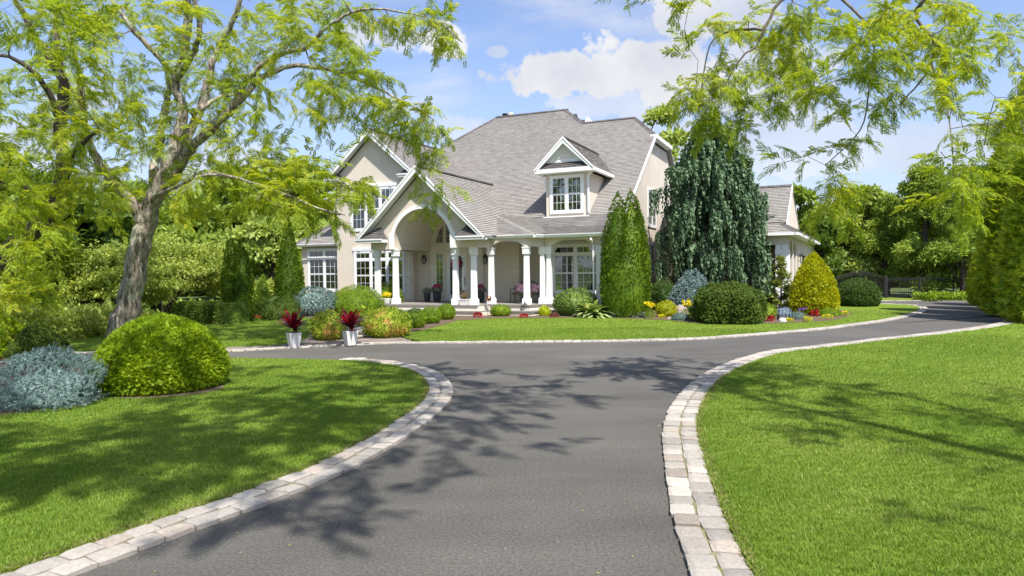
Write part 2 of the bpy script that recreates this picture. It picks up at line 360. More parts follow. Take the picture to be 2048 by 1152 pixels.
def T_cluster(n=14, leaf=.42, wd=.5, seed=1):
    """loose ball of broad leaves, radius about 0.5"""
    rs = np.random.default_rng(seed); p = rs.normal(size=(n, 3)); p /= np.linalg.norm(p, axis=1, keepdims=True); p *= rs.uniform(.15, .55, (n, 1)); p[:, 2] *= .6
    d = p*1.2+rs.normal(size=(n, 3))*.3; d[:, 2] -= .1
    tv, tf = T_leaf(wd)
    M = frames(d, .55, leaf*rs.uniform(.7, 1.25, n), np.tile([[0, 0, 1.0]], (n, 1)))
    return scatter_arrays(tv, tf, M, p)

class Lump:
    """smooth random 3-D field from a few sine waves"""
    def __init__(s, k=8, f=2.0, seed=0):
        r = np.random.default_rng(abs(int(seed))); s.w = r.normal(size=(k, 3))*f; s.p = r.uniform(0, 6.28, k)
    def __call__(s, P): return np.sin(P@s.w.T+s.p).mean(axis=1)*1.6

# ------------------------------------------------------------ setting: ground, drive, lawns
def gpts(px, z=0.0): return [on_ground(x, y, z) for x, y in px]
def smooth_curve(P, step=0.15):
    P = [np.array(p[:2]) for p in P]; out = []
    for i in range(len(P)-1):
        p0, p1, p2, p3 = P[max(i-1, 0)], P[i], P[i+1], P[min(i+2, len(P)-1)]
        n = max(2, int(np.linalg.norm(p2-p1)/step))
        for j in range(n):
            t = j/n; out.append(.5*((2*p1)+(-p0+p2)*t+(2*p0-5*p1+4*p2-p3)*t*t+(-p0+3*p1-3*p2+p3)*t**3))
    out.append(P[-1]); out = np.array(out)
    for _ in range(6): out[1:-1] = out[1:-1]*.5+(out[:-2]+out[2:])*.25
    return out
def resample(c, step):
    s = np.concatenate([[0], np.cumsum(np.linalg.norm(np.diff(c, axis=0), axis=1))]); n = max(2, int(round(s[-1]/step)))
    q = np.linspace(0, s[-1], n+1); return np.stack([np.interp(q, s, c[:, 0]), np.interp(q, s, c[:, 1])], 1)
def offset(c, d):
    t = np.gradient(c, axis=0); t /= np.linalg.norm(t, axis=1, keepdims=True); return c+np.stack([-t[:, 1], t[:, 0]], 1)*d
def sheet(name, poly, z, m, depth=0.0, kind='structure'):
    b = MB(); pts = [(p[0], p[1], z) for p in poly]
    if depth: b.prism(pts, (0, 0, -depth))
    else: b.add(pts, [tuple(range(len(pts)))])
    o = b.build(name, m); o['kind'] = kind; return o
n_ = 72
sheet('ground', [(1500*math.cos(2*math.pi*i/n_), 1500*math.sin(2*math.pi*i/n_)) for i in range(n_)], -0.05, SOIL)

A_out = [on_ground(*p)[:2] for p in [(157,1152),(256,1111),(341,1082),(406,1057),(467,1036),(521,1017),(570,996.5),(615,979.4),(656,963),(696,945),(755,913),(808.6,879.7),(853.5,848),(889.5,819),(905,796.6),(907.5,779),(898.5,763),(876,746),(836,732.5),(764,721.6),(690,716.8)]]
d0 = A_out[0]-A_out[2]; d0 /= np.linalg.norm(d0)
A_curve = smooth_curve([A_out[0]+d0*3.5, A_out[0]+d0*1.5]+A_out)
B_out = [on_ground(*p)[:2] for p in [(1375.5,1152),(1362,1107),(1343,1044),(1331,969),(1325,907),(1323,875.5),(1328,844),(1339,818),(1356,793),(1378,771),(1404,751),(1444,731),(1489,715.5),(1542,703),(1600,696.5),(1660,690),(1746,679.5),(1840,669.5),(1965,653.5),(2010,643),(2036,633)]]
e0 = B_out[0]-B_out[2]; e0 /= np.linalg.norm(e0)
B_curve = smooth_curve([B_out[0]+e0*3.5, B_out[0]+e0*1.5]+B_out+[np.array([22.6, 29.5])])
C_out = [on_ground(*p)[:2] for p in [(450,704.5),(540,699),(620,695.5),(700,691.5),(780,688.5),(1000,686.5),(1240,684),(1400,679.5),(1509,671.5),(1640,660.5),(1709,652),(1782,641.6),(1826,631.8),(1848,625.0),(1856,619),(1849,613.8),(1820,610.0),(1746,607.8),(1690,607)]]
C_curve = smooth_curve([np.array([-12.0, 18.0])]+C_out)
i_c = int(np.argmin(np.linalg.norm(C_curve-np.array(C_out[4]), axis=1)))
KW = 0.44                                              # kerb: two rows of setts
A_in = offset(A_curve, KW); B_in = offset(B_curve, -KW); C_in = offset(C_curve, KW*.8)
far_edge = [on_ground(*p)[:2] for p in [(1640,603.5),(1760,602.6),(1833,602.3),(1905,603.2),(1980,606.5),(2012,611.5),(2038,619),(2060,628)]]
F_curve = smooth_curve(far_edge)
drive_poly = [(-30, 17.2)] + [tuple(p) for p in offset(C_curve, .1)[:i_c:8]] + [tuple(p) for p in offset(C_curve, 0.1)[i_c::8]] + [tuple(p) for p in offset(F_curve, .2)[::6]] + [tuple(p) for p in offset(B_curve, -.1)[::-8]] + [tuple(p) for p in offset(A_curve, .1)[::8]] + [(-30, 16.2)]
sheet('driveway', drive_poly, 0.0, ASPHALT)
Lz = 0.035
lawnA_poly = [tuple(p) for p in A_in[::4]] + [(-7.0, 16.65), (-12, 16.5), (-30, 16.0), (-30, -3), (-6, -3)]
lawnB_poly = [tuple(p) for p in B_in[::4]] + [(40, 30), (60, 10), (40, -3), (4, -3)]
h_ = lambda px, py: tuple(on_ground(px, py)[:2])
lawnC_poly = [tuple(p) for p in C_in[i_c+6::4]] + [h_(1600, 611), h_(1400, 615), h_(1180, 618), h_(1000, 622), h_(880, 640), h_(770, 668)]
lawnD_poly = [(-60, 18.0)] + [tuple(p) for p in C_in[:int(i_c*.26):4]] + [h_(560, 692), h_(612, 679), h_(650, 668), h_(650, 640), h_(560, 628), h_(330, 640), (-60, 30)]
lawns = [sheet('lawn', lawnA_poly, Lz, LAWN, .09), sheet('lawn', lawnB_poly, Lz, LAWN, .09), sheet('lawn', lawnC_poly, Lz, LAWN, .09), sheet('lawn', lawnD_poly, Lz, LAWN, .09),
         sheet('lawn', [h_(1560, 601.8), h_(1760, 601.2), h_(1840, 601), h_(1840, 598.5), h_(1740, 596), h_(1560, 596)], Lz, LAWN, .09)]

# kerb setts -----------------------------------------------------------------
def sett_mesh(seed):
    r = random.Random(seed); b = MB()
    xs = (-.5, -.28, .28, .5); V = []
    for iy, y in enumerate((-.5, -.3, .3, .5)):
        for ix, x in enumerate(xs):
            edge = ix in (0, 3) or iy in (0, 3)
            corner = ix in (0, 3) and iy in (0, 3)
            k = .95 if corner else 1
            V.append((x*k+r.uniform(-.035, .035), y*k+r.uniform(-.03, .03), (0.74 if corner else .86 if edge else 1.0)+r.uniform(-.10, .10)))
    b.add(V, [(iy*4+ix, iy*4+ix+1, iy*4+ix+5, iy*4+ix+4) for iy in range(3) for ix in range(3)])
    ring = [0, 1, 2, 3, 7, 11, 15, 14, 13, 12, 8, 4]; base = len(b.v)
    for i in ring: v = b.v[i]; b.v.append((v[0]*.98, v[1]*.98, -.2))
    for k in range(12): b.f.append((ring[k], base+k, base+(k+1) % 12, ring[(k+1) % 12]))
    return b
GRANITE = [mat('granite_pale', (0.50, 0.455, 0.40), 0.85, (0.36, 0.325, 0.285), 9, 0.6, 45, objrand=0.24, spec=0.3, detail=8),
           mat('granite_grey', (0.42, 0.385, 0.345), 0.85, (0.30, 0.275, 0.245), 9, 0.6, 45, objrand=0.24, spec=0.3, detail=8),
           mat('granite_pink', (0.42, 0.365, 0.31), 0.85, (0.29, 0.245, 0.21), 9, 0.6, 45, objrand=0.24, spec=0.3, detail=8)]
MORTAR = mat('kerb_joint', (0.24, 0.21, 0.13), 0.95, (0.15, 0.16, 0.06), 4, 0.6, 50)
sett_v = []
for k in range(18):
    me = sett_mesh(k).mesh('stone'); me.materials.append(GRANITE[(0, 0, 1, 0, 2, 1)[k % 6]]); sett_v.append(me)
def kerb(curve, sign, label, width=KW, step=.27, sep_limit=300, dmax=17.0, name='kerb'):
    root = MB()
    a = offset(curve, sign*.03)[::3]; c_ = offset(curve, sign*(width-.02))[::3]; n = len(a)
    root.add([(p[0], p[1], .022) for p in a]+[(p[0], p[1], .026) for p in c_], [(i, i+1, n+i+1, n+i) if sign > 0 else (i, n+i, n+i+1, i+1) for i in range(n-1)])
    ro = root.build(name, MORTAR); ro['kind'] = 'structure'
    far = MB(); cnt = 0; rw = width/2
    for row in range(2):
        c2 = resample(offset(curve, sign*(rw*(row+.5))), step); off = random.random()
        # uneven stone lengths
        s = np.concatenate([[0], np.cumsum(np.linalg.norm(np.diff(c2, axis=0), axis=1))]); q = 0.0
        while q < s[-1]-.2:
            l = random.uniform(.21, .33); m_ = q+l/2; p = np.array([np.interp(m_, s, c2[:, 0]), np.interp(m_, s, c2[:, 1])])
            p2 = np.array([np.interp(m_+.05, s, c2[:, 0]), np.interp(m_+.05, s, c2[:, 1])]); d = p2-p; ang = math.atan2(d[1], d[0])
            q += l
            ww = rw*random.uniform(.84, .95); zt = random.uniform(.036, .05)
            if np.linalg.norm(p) < dmax and cnt < sep_limit and p[1] > 2.2:
                o = link('stone', random.choice(sett_v), ro); o.location = (p[0]+random.uniform(-.006, .006), p[1], 0); o.rotation_euler = (random.uniform(-.03, .03), random.uniform(-.03, .03), ang+random.uniform(-.04, .04))
                o.scale = (l*.965, ww*1.03, zt); cnt += 1
            elif p[1] > 2.2:
                ca, sa = math.cos(ang), math.sin(ang); a_, b_ = l*.47, ww*.5
                cs = [(-a_, -b_), (a_, -b_), (a_, b_), (-a_, b_)]; k = [(x*ca-y*sa+p[0], x*sa+y*ca+p[1]) for x, y in cs]; kk = [(x*.93*ca-y*.88*sa+p[0], x*.93*sa+y*.88*ca+p[1]) for x, y in cs]
                far.add([(x, y, .0) for x, y in k]+[(x, y, zt*.75) for x, y in k]+[(x, y, zt) for x, y in kk], [(0,1,5,4),(1,2,6,5),(2,3,7,6),(3,0,4,7),(4,5,9,8),(5,6,10,9),(6,7,11,10),(7,4,8,11),(8,9,10,11)])
    if far.v: f = far.build('distant_stone', GR_ISL, ro); f['kind'] = 'stuff'
    return ro
GR_ISL = mat('granite_far', (0.43, 0.39, 0.34), 0.85, (0.31, 0.28, 0.245), 6, 0.4, 45, island=0.2, spec=0.3)
kerb(A_curve, 1, '', name='kerb'); kerb(B_curve, -1, '', name='kerb'); kerb(C_curve, 1, '', width=KW*.8, name='kerb', dmax=0)
kerb(F_curve, 1, '', width=.3, name='kerb', dmax=0)

# paved walk at the drive and the step up to the porch walk
def in_poly(P, poly):
    x, y = P[:, 0], P[:, 1]; ins = np.zeros(len(P), bool); n = len(poly)
    for i in range(n):
        x0, y0 = poly[i][0], poly[i][1]; x1, y1 = poly[(i+1) % n][0], poly[(i+1) % n][1]
        if y0 == y1: continue
        c = ((y0 > y) != (y1 > y)) & (x < (x1-x0)*(y-y0)/(y1-y0)+x0); ins ^= c
    return ins
walk_poly = [tuple(p) for p in C_in[int(i_c*.24):i_c+8:4]] + [h_(775, 668), h_(756, 655), h_(650, 655), h_(640, 667), h_(612, 679), h_(560, 692)]
sheet('walk', walk_poly, 0.012, mat('walk_bed', (0.2, 0.17, 0.15), 0.95), .05)
pv = MB(); wp = np.array(walk_poly); lo, hi = wp.min(0), wp.max(0); yy_ = lo[1]; r_ = 0
while yy_ < hi[1]:
    xx_ = lo[0]+(r_ % 2)*.12
    while xx_ < hi[0]:
        if in_poly(np.array([[xx_+.11, yy_+.07]]), walk_poly)[0]:
            zt = .03+random.uniform(-.003, .003); pv.box(xx_+.004, yy_+.004, .0, xx_+.226, yy_+.134, zt)
        xx_ += .23
    yy_ += .138; r_ += 1
q = pv.build('walk_pavers', PAVER); tag(q, kind='stuff'); tag(q, 'tan rectangular pavers between the driveway and the porch step', 'paving')

# mulch beds
bedC = [h_(*p) for p in [(772,672),(800,673),(840,664),(885,652),(915,643),(990,638.5),(1180,637.5),(1240,638.5),(1330,642),(1385,648),(1460,650),(1545,649),(1600,647),(1660,643.5),(1692,637),(1705,630),(1690,624),(1655,617),(1600,611),(1400,606),(1250,606),(1100,618),(900,620),(800,622),(770,640)]]
sheet('planting_bed', bedC, Lz+.02, MULCH, .05)
bedL = [h_(*p) for p in [(640,680),(655,640),(720,628),(770,622),(740,606),(600,606),(470,616),(380,636),(440,652),(520,640),(600,634),(628,640),(615,676)]]
sheet('planting_bed', bedL, Lz+.02, MULCH, .05)
bedA = [h_(*p) for p in [(450,765),(445,783),(400,793),(330,800),(260,803),(210,799),(150,812),(90,824),(0,836),(-100,850),(-200,740),(200,728),(400,738)]]
sheet('planting_bed', bedA, Lz+.02, MULCH, .05)

# grass blades ----------------------------------------------------------------
def grass(name, polys, dens_fn, box, label, blades=4):
    (x0, y0), (x1, y1) = box; P = []; S = []
    cell = 1.0
    xs = np.arange(x0, x1, cell); ys = np.arange(y0, y1, cell)
    for x in xs:
        for y in ys:
            dist = math.hypot(x+.5, y+.5)
            if y+.5 < 2.5 or abs(x+.5)/(y+1.2) > .84: continue
            n = int(dens_fn(dist)); 
            if n <= 0: continue
            q = np.stack([x+rng.random(n)*cell, y+rng.random(n)*cell], 1); P.append(q); S.append(np.full(n, dist))
    P = np.concatenate(P); S = np.concatenate(S); keep = np.zeros(len(P), bool)
    for poly in polys: keep |= in_poly(P, poly)
    for poly in (bedA, bedC, bedL): keep &= ~in_poly(P, poly)
    P, S = P[keep], S[keep]; n = len(P)
    tv = []; tf = []
    for i in range(blades):
        a = i*2*math.pi/blades+.4; b = len(tv); r = .35
        cx, cy = math.cos(a)*r, math.sin(a)*r; tx, ty = cx+math.cos(a+.5)*.45, cy+math.sin(a+.5)*.45
        tv += [(cx-.09*math.sin(a), cy+.09*math.cos(a), -.05), (cx+.09*math.sin(a), cy-.09*math.cos(a), -.05), (tx, ty, 1+.25*math.sin(i*3.1))]; tf.append((b, b+1, b+2))
    tv, tf = np.array(tv), np.array(tf)
    ang = rng.uniform(0, 6.28, n); hgt = rng.uniform(.018, .038, n)*(1+S*.02); wd = (.028+.0022*S)*rng.uniform(.8, 1.3, n)
    M = np.zeros((n, 3, 3)); M[:, 0, 0] = np.cos(ang)*wd; M[:, 0, 1] = -np.sin(ang)*wd; M[:, 1, 0] = np.sin(ang)*wd; M[:, 1, 1] = np.cos(ang)*wd; M[:, 2, 2] = hgt
    M[:, 0, 2] = rng.normal(size=n)*.012; M[:, 1, 2] = rng.normal(size=n)*.012
    V, Fq = scatter_arrays(tv, tf, M, np.column_stack([P, np.full(n, Lz)]))
    o = link(name, arr_mesh(name, V, Fq, GRASSB)); tag(o, label, 'grass', kind='stuff'); return o
dens = lambda d: 1900 if d < 7 else 1200 if d < 10 else 600 if d < 15 else 260 if d < 24 else 60 if d < 36 else 0
grass('lawn_grass', [lawnA_poly], dens, ((-16, 2), (0, 18)), 'mown grass of the front lawn left of the driveway')
grass('lawn_grass', [lawnB_poly], dens, ((0, 2), (26, 32)), 'mown grass of the wide lawn right of the driveway')
grass('lawn_grass', [lawnC_poly], dens, ((-6, 18), (22, 37)), 'mown grass of the crescent lawn in front of the porch')
grass('lawn_grass', [lawnD_poly], dens, ((-26, 17), (-4, 34)), 'mown grass between the left hedge and the paved walk')


def edge_thatch(curve, sign, label, dmax=14):
    c = resample(offset(curve, sign*(KW+.035)), .012); n = len(c); c = np.repeat(c, 5, axis=0)+rng.normal(size=(n*5, 2))*.03; c = c[(np.hypot(c[:, 0], c[:, 1]) < dmax) & (c[:, 1] > 3)]; n = len(c)
    d = np.column_stack([rng.normal(size=n)*.8, rng.normal(size=n)*.8, np.full(n, .6)]); M = frames(d, .6, rng.uniform(.025, .06, n)); V, Fq = scatter_arrays(*T_leaf(.16), M, np.column_stack([c, np.full(n, Lz-.005)]))
    o = link('edge_grass', arr_mesh('edge_grass', V, Fq, DRYG)); tag(o, label, 'grass', kind='stuff')
DRYG = leafmat('dry_grass', (0.13, 0.17, 0.03), (0.40, 0.36, 0.16), .3, nscale=2.5)
edge_thatch(A_curve, 1, 'dry thatch and clippings where the left front lawn meets the kerb'); edge_thatch(B_curve, -1, 'dry thatch and clippings where the right lawn meets the kerb')
n = 260; c1 = offset(A_curve, -.12); c2 = offset(B_curve, .12); P = np.concatenate([c1[rng.integers(0, len(c1), n//2)], c2[rng.integers(0, len(c2), n//3)], np.column_stack([rng.uniform(-2.5, 2.5, n//4), rng.uniform(4, 16, n//4)])]); P = P+rng.normal(size=P.shape)*.14
dp_ = [tuple(q) for q in drive_poly]; P = P[in_poly(P, dp_) & (P[:, 1] > 3.5)]; D_ = rng.normal(size=(len(P), 3)); D_[:, 2] *= .1
V, Fq = scatter_arrays(*T_leaf(.45), frames(D_, .15, rng.uniform(.012, .03, len(P)), np.tile([[0, 0, 1.]], (len(P), 1))), np.column_stack([P, np.full(len(P), .008)]))
o = link('fallen_leaves', arr_mesh('fallen_leaves', V, Fq, leafmat('fallen_leaf', (.30, .26, .04), (.50, .44, .12), .2))); tag(o, 'small yellow fallen leaves lying on the driveway', 'leaves', kind='stuff')

# ------------------------------------------------------------ the house
YAW = rad(24.5)
O3 = on_ground(948, 609.6, .52)
house = empty('house', (O3[0], O3[1], 0), -YAW)
tag(house, 'large beige stucco house with grey shingle roofs, arched entry portico and white columned porch', 'house')
def part(b, name, m, **k): return b.build(name, m, house, **k)
def roof_plane(poly, name='roof', expo=.145, thick=.09, m=SHINGLE, parent=house, label=None):
    """flat roof slope with its courses of shingles laid as geometry"""
    P = [Vector(p) for p in poly]
    n = Vector((0, 0, 0))
    for i in range(len(P)): a, c = P[i], P[(i+1) % len(P)]; n += a.cross(c)
    n.normalize()
    if n.z < 0: n = -n; P = P[::-1]
    b = MB(); b.prism([p-n*.02 for p in P], -n*thick); ro = b.build(name, m, parent)
    s = Vector((0, 0, 1)).cross(n).normalized(); t = n.cross(s).normalized()
    if t.z < 0: t = -t; s = -s
    q = [((p-P[0]).dot(s), (p-P[0]).dot(t)) for p in P]; t0 = min(a[1] for a in q); t1 = max(a[1] for a in q)
    sh = MB(); row = 0; tt = t0
    while tt < t1-.02:
        mid = min(tt+expo*.5, t1-.01); xs = []
        for i in range(len(q)):
            (x0, y0), (x1, y1) = q[i], q[(i+1) % len(q)]
            if (y0 > mid) != (y1 > mid): xs.append(x0+(mid-y0)*(x1-x0)/(y1-y0))
        xs.sort()
        for k in range(0, len(xs)-1, 2):
            x = xs[k]-random.uniform(0, .25); first = True
            while x < xs[k+1]:
                wd = random.choice((.16, .2, .26, .33, .38)); xa, xb = max(x, xs[k]), min(x+wd, xs[k+1]); x += wd
                if xb-xa < .02: continue
                h0 = random.choice((.014, .018, .022)); ya = tt-random.uniform(0, .012); yb = min(tt+expo, t1)
                A = P[0]+s*xa+t*ya; B = P[0]+s*(xb-.006)+t*ya; D_ = P[0]+s*(xb-.006)+t*yb; E_ = P[0]+s*xa+t*yb
                sh.add([A-n*.018, B-n*.018, A+n*h0, B+n*h0, D_-n*.012, E_-n*.012], [(0, 1, 3, 2), (2, 3, 4, 5), (0, 2, 5), (1, 4, 3)])
        tt += expo; row += 1
    o = sh.build('shingles', m, ro); o['kind'] = 'stuff'
    return ro
def ridge_line(p0, p1, wd=.3, name='ridge_cap', m=RIDGE):
    p0, p1 = Vector(p0), Vector(p1); L_ = (p1-p0).length; n = max(1, int(L_/.2)); b = MB(); d = (p1-p0)/L_
    x = d.cross(Vector((0, 0, 1))).normalized(); 
    for i in range(n):
        a = p0+d*(L_*i/n); c = p0+d*(L_*(i+1)/n+.02); h0 = .055; h1 = .03
        z = Vector((0, 0, 1))
        b.add([a-x*wd/2-z*.06, a+z*h0, a+x*wd/2-z*.06, c-x*wd/2-z*.07, c+z*h1, c+x*wd/2-z*.07, a-x*wd/2-z*.09, a+x*wd/2-z*.09], [(0, 1, 4, 3), (1, 2, 5, 4), (6, 7, 2, 1, 0)])
    return part(b, name, m)
def gutter(pts, sz=.13, name='gutter', closed=False):
    b = MB()
    for i in range(len(pts)-1):
        p0, p1 = Vector(pts[i]), Vector(pts[i+1]); d = (p1-p0).normalized(); x = Vector((d.y, -d.x, 0))
        prof = [(0, -sz), (.07, -sz), (.12, -.03), (.12, 0), (.105, 0), (.10, -.03), (.0, -.03)]
        a = [p0-d*.0+x*u_+Vector((0, 0, z_)) for u_, z_ in prof]; c = [p1+d*.0+x*u_+Vector((0, 0, z_)) for u_, z_ in prof]
        k = len(prof); b.add(a+c, [(j, (j+1) % k, (j+1) % k+k, j+k) for j in range(k)]+[tuple(range(k-1, -1, -1)), tuple(range(k, 2*k))])
    return part(b, name, WHITE)

# wall windows with sashes, glazing bars and louvred shutters, built in wall coordinates (x along, -y out, z up)
def window(u, v, z, wid, hgt, cols, transom=0.0, rot=0.0, parent=house, sill=False, border=.13, mull=.11, bars=3, louvre=True, half=True, label=None, name='window'):
    o = MB(); Y0, Y1 = -.05, .01
    o.box(0, Y0, 0, wid, Y1, border); o.box(0, Y0, hgt-border, wid, Y1, hgt); o.box(0, Y0, border, border, Y1, hgt-border); o.box(wid-border, Y0, border, wid, Y1, hgt-border)
    iw = (wid-2*border-(cols-1)*mull)/cols; zt = hgt-border-transom if transom else hgt-border
    for c in range(1, cols): x = border+c*iw+(c-1)*mull; o.box(x, Y0, border, x+mull, Y1, hgt-border)
    for c in range(cols):
        x = border+c*(iw+mull)
        if transom: o.box(x, Y0+.004, zt-.06, x+iw, Y1, zt+.04)
    if sill: o.box(-.05, -.11, -.05, wid+.05, Y1, .03)
    wf = o.build(name, WHITE, parent); wf.location = (u, v, z); wf.rotation_euler.z = rot
    if label: wf['label'] = label
    bk = MB(); bk.box(border-.02, .0, border-.02, wid-border+.02, .008, hgt-border+.02); bk.build('dark_backing', DARKROOM, wf)  # dark panel on the solid wall, the room's shade as colour
    for c in range(cols):
        x = border+c*(iw+mull); sashes = []
        zb = border; zc = (zb+zt-.06)/2 if transom else (zb+zt)/2; ztop = zt-.06 if transom else zt
        f = .045
        segs = [(zb, zc, 2), (zc, ztop, 2)] if half else [(zb, ztop, 5)]
        if transom: segs.append((zt+.04, hgt-border, 1))
        for i, (a, b_, rows) in enumerate(segs):
            s = MB(); yo = -.035 if i != 1 else -.042
            s.box(x, yo, a, x+f, -.012, b_); s.box(x+iw-f, yo, a, x+iw, -.012, b_); s.box(x+f, yo, a, x+iw-f, -.012, a+f); s.box(x+f, yo, b_-f*.8, x+iw-f, -.012, b_)
            s.build('sash', WHITE, wf)
            g = MB(); g.box(x+f, -.024, a+f, x+iw-f, -.020, b_-f*.8); g.build('pane', GLASS, wf)
            mu = MB(); bx = .016
            for k in range(1, bars): xx = x+f+(iw-2*f)*k/bars; mu.box(xx-bx/2, -.031, a+f, xx+bx/2, -.0255, b_-f*.8)
            for k in range(1, rows): zz_ = a+f+(b_-a-1.8*f)*k/rows; mu.box(x+f, -.0315, zz_-bx/2, x+iw-f, -.0252, zz_+bx/2)
            if mu.v: mu.build('glazing_bars', WHITE, wf)['kind'] = 'stuff'
        if louvre:
            l = MB(); zz_ = border+.05
            while zz_ < (ztop-.03):
                l.add([(x+.05, .004, zz_+.012), (x+iw-.05, .004, zz_+.012), (x+iw-.05, -.018, zz_+.030), (x+.05, -.018, zz_+.030)], [(0, 1, 2, 3)]); zz_ += .078
            q = l.build('shutter_louvres', SHUTTER, wf); q['kind'] = 'stuff'
            st = MB(); st.box(x+iw/2-.012, -.019, border+.04, x+iw/2+.012, -.0165, ztop-.02); st.build('shutter_stile', SHUTTER, wf)
    return wf
def lintel(u, v, z, wid, n=4, rot=0, h=.16):
    b = MB(); b.box(0, -.07, 0, wid, .01, h)
    for k in range(n): x = wid*(k+.5)/n; b.add([(x-.07, -.095, -.01), (x+.07, -.095, -.01), (x+.10, -.095, h+.04), (x-.10, -.095, h+.04), (x-.07, .0, -.01), (x+.07, .0, -.01), (x+.10, .0, h+.04), (x-.10, .0, h+.04)], [(0, 1, 2, 3), (1, 5, 6, 2), (5, 4, 7, 6), (4, 0, 3, 7), (3, 2, 6, 7), (4, 5, 1, 0)])
    o = b.build('window_head', WHITE, house); o.location = (u, v, z); o.rotation_euler.z = rot; return o

# porch platform: two stone-capped tiers
def tier(poly, z0, z1, cap=.06, name='porch_platform'):
    part(MB().prism([(a, b, z0) for a, b in poly], (0, 0, z1-z0-cap)), name, STUCCO_L)
    c = Vector((sum(a for a, b in poly)/len(poly), sum(b for a, b in poly)/len(poly)))
    pc = [(a+(.05 if a > c.x else -.05), b-(.05 if b < 2.4 else 0), z1-cap+.001) for a, b in poly]
    part(MB().prism(pc, (0, 0, cap)), 'porch_cap', PORCHSTONE)
tier([(-5.75, -.32), (.42, -.32), (.55, .55), (2.55, .42), (2.75, 1.25), (5.75, 1.25), (5.75, 5), (-5.75, 3.6)], .0, .52)
low = [(-5.95, -.62), (.60, -.62), (.75, .20), (2.85, .05), (3.05, .93), (5.9, .93), (5.9, 3), (-5.95, 3)]
tier(low, -.02, .26)

# walls
W = STUCCO
def wall(poly, off, name='wall', m=STUCCO): return part(MB().prism(poly, off), name, m)
FL = 0.0
# left wing
wall([(-13.2, 3.5, FL), (-10.16, 3.5, FL), (-10.16, 3.5, 3.62), (-13.2, 3.5, 3.62)], (0, .2, 0))
wall([(-13.2, 3.7, FL), (-13.2, 12, FL), (-13.2, 12, 3.62), (-13.2, 3.7, 3.62)], (.2, 0, 0))
window(-12.75, 3.5, .98, 2.45, 2.5, 2, .42, sill=False)
roof_plane([(-13.55, 3.15, 3.72), (-10.16, 3.15, 3.72), (-10.16, 5.6, 5.5), (-11.3, 5.6, 5.5)])
roof_plane([(-13.55, 3.15, 3.72), (-11.3, 5.6, 5.5), (-11.3, 10, 5.5), (-13.55, 12, 3.72)])
gutter([(-13.55, 3.12, 3.72), (-10.16, 3.12, 3.72)]); ridge_line((-13.55, 3.15, 3.74), (-11.3, 5.6, 5.53))
# two storey gable block
GB0, GB1 = -10.14, -5.14
gc = (GB0+GB1)/2
wall([(GB0, 2.9, FL), (GB1, 2.9, FL), (GB1, 2.9, 7.3), (gc, 2.9, 9.52), (GB0, 2.9, 7.3)], (0, .2, 0))
wall([(GB1, 3.1, FL), (GB1, 8.5, FL), (GB1, 8.5, 7.3), (GB1, 3.1, 7.3)], (-.2, 0, 0))
wall([(GB0, 3.1, FL), (GB0, 10, FL), (GB0, 10, 7.3), (GB0, 3.1, 7.3)], (.2, 0, 0))
window(-8.97, 2.9, .94, 3.34, 2.32, 3, .36); lintel(-9.02, 2.9, 3.26, 3.44)
window(-9.15, 2.9, 4.32, 3.04, 2.38, 3, 0); lintel(-9.2, 2.9, 6.7, 3.14)
for k in range(7):
    part(MB().box(-5.60, 2.862, .62+k*.40, -5.30 if k % 2 == 0 else -5.26, 2.9, .62+k*.40+.34), 'quoin', STUCCO_L)
SG = .885
def gable_roof(c, hw, v0, v1, zr, sl, ov, m=SHINGLE):
    ze = zr-sl*(hw+ov)
    roof_plane([(c-hw-ov, v0, ze), (c, v0, zr), (c, v1, zr), (c-hw-ov, v1, ze)])
    roof_plane([(c, v0, zr), (c+hw+ov, v0, ze), (c+hw+ov, v1, ze), (c, v1, zr)])
    ridge_line((c, v0, zr+.02), (c, v1, zr+.02)); return ze
def rakes(c, hw, v0, zr, sl, dp=.28, th=.06, v1=None, name='rake_board'):
    for sg in (-1, 1):
        x1 = c+sg*hw; z1 = zr-sl*hw
        part(MB().prism([(c, v0, zr-.02), (x1, v0, z1-.02), (x1, v0, z1-dp*.8), (c, v0, zr-dp*1.25)], (0, th, 0)), name, WHITE)
        part(MB().prism([(c, v0-.03, zr+.03), (x1+sg*.03, v0-.03, z1+.0), (x1+sg*.03, v0-.03, z1-.09), (c, v0-.03, zr-.08)], (0, .03-.002, 0)), name, WHITE)
        if v1 is not None:   # soffit
            part(MB().prism([(c, v0+th, zr-.13), (x1, v0+th, z1-.13), (x1, v0+th, z1-.16), (c, v0+th, zr-.16)], (0, v1-v0-th, 0)), 'soffit', WHITE)
ze = gable_roof(gc, 2.5, 2.45, 10.8, 9.82, SG, .42)
rakes(gc, 2.92, 2.42, 9.82, SG, v1=2.9)
def cornice_return(x0, x1, v0, v1, z, roofh=.42, inner=None):
    """little hipped roof closing the foot of a gable, with its own fascia"""
    part(MB().box(x0, v0, z-.16, x1, v1, z), 'cornice', WHITE)
    part(MB().box(x0-.03, v0-.04, z-.05, x1+.03, v0-.001, z+.012), 'cornice', WHITE)
    xm = (x0+x1)/2 if inner is None else inner
    A, B, T = (x0, v0, z+.01), (x1, v0, z+.01), (xm, v1, z+roofh)
    roof_plane([A, B, T], expo=.12, thick=.01, m=SHADE_RIDGE)
    s0 = (x1 if xm < (x0+x1)/2 else x0)
    roof_plane([(x1, v0, z+.01), (x1, v1, z+.01), T], expo=.12, thick=.01, m=SHADE_RIDGE)
SHADE_RIDGE = mat('shade_ridge_shingle', (0.13, 0.12, 0.115), 0.95, (0.10, 0.095, 0.09), 2, 0.4, 60, island=0.2, spec=.1)  # small roofs: gable shade put into the colour; garage ridge caps: plain dark
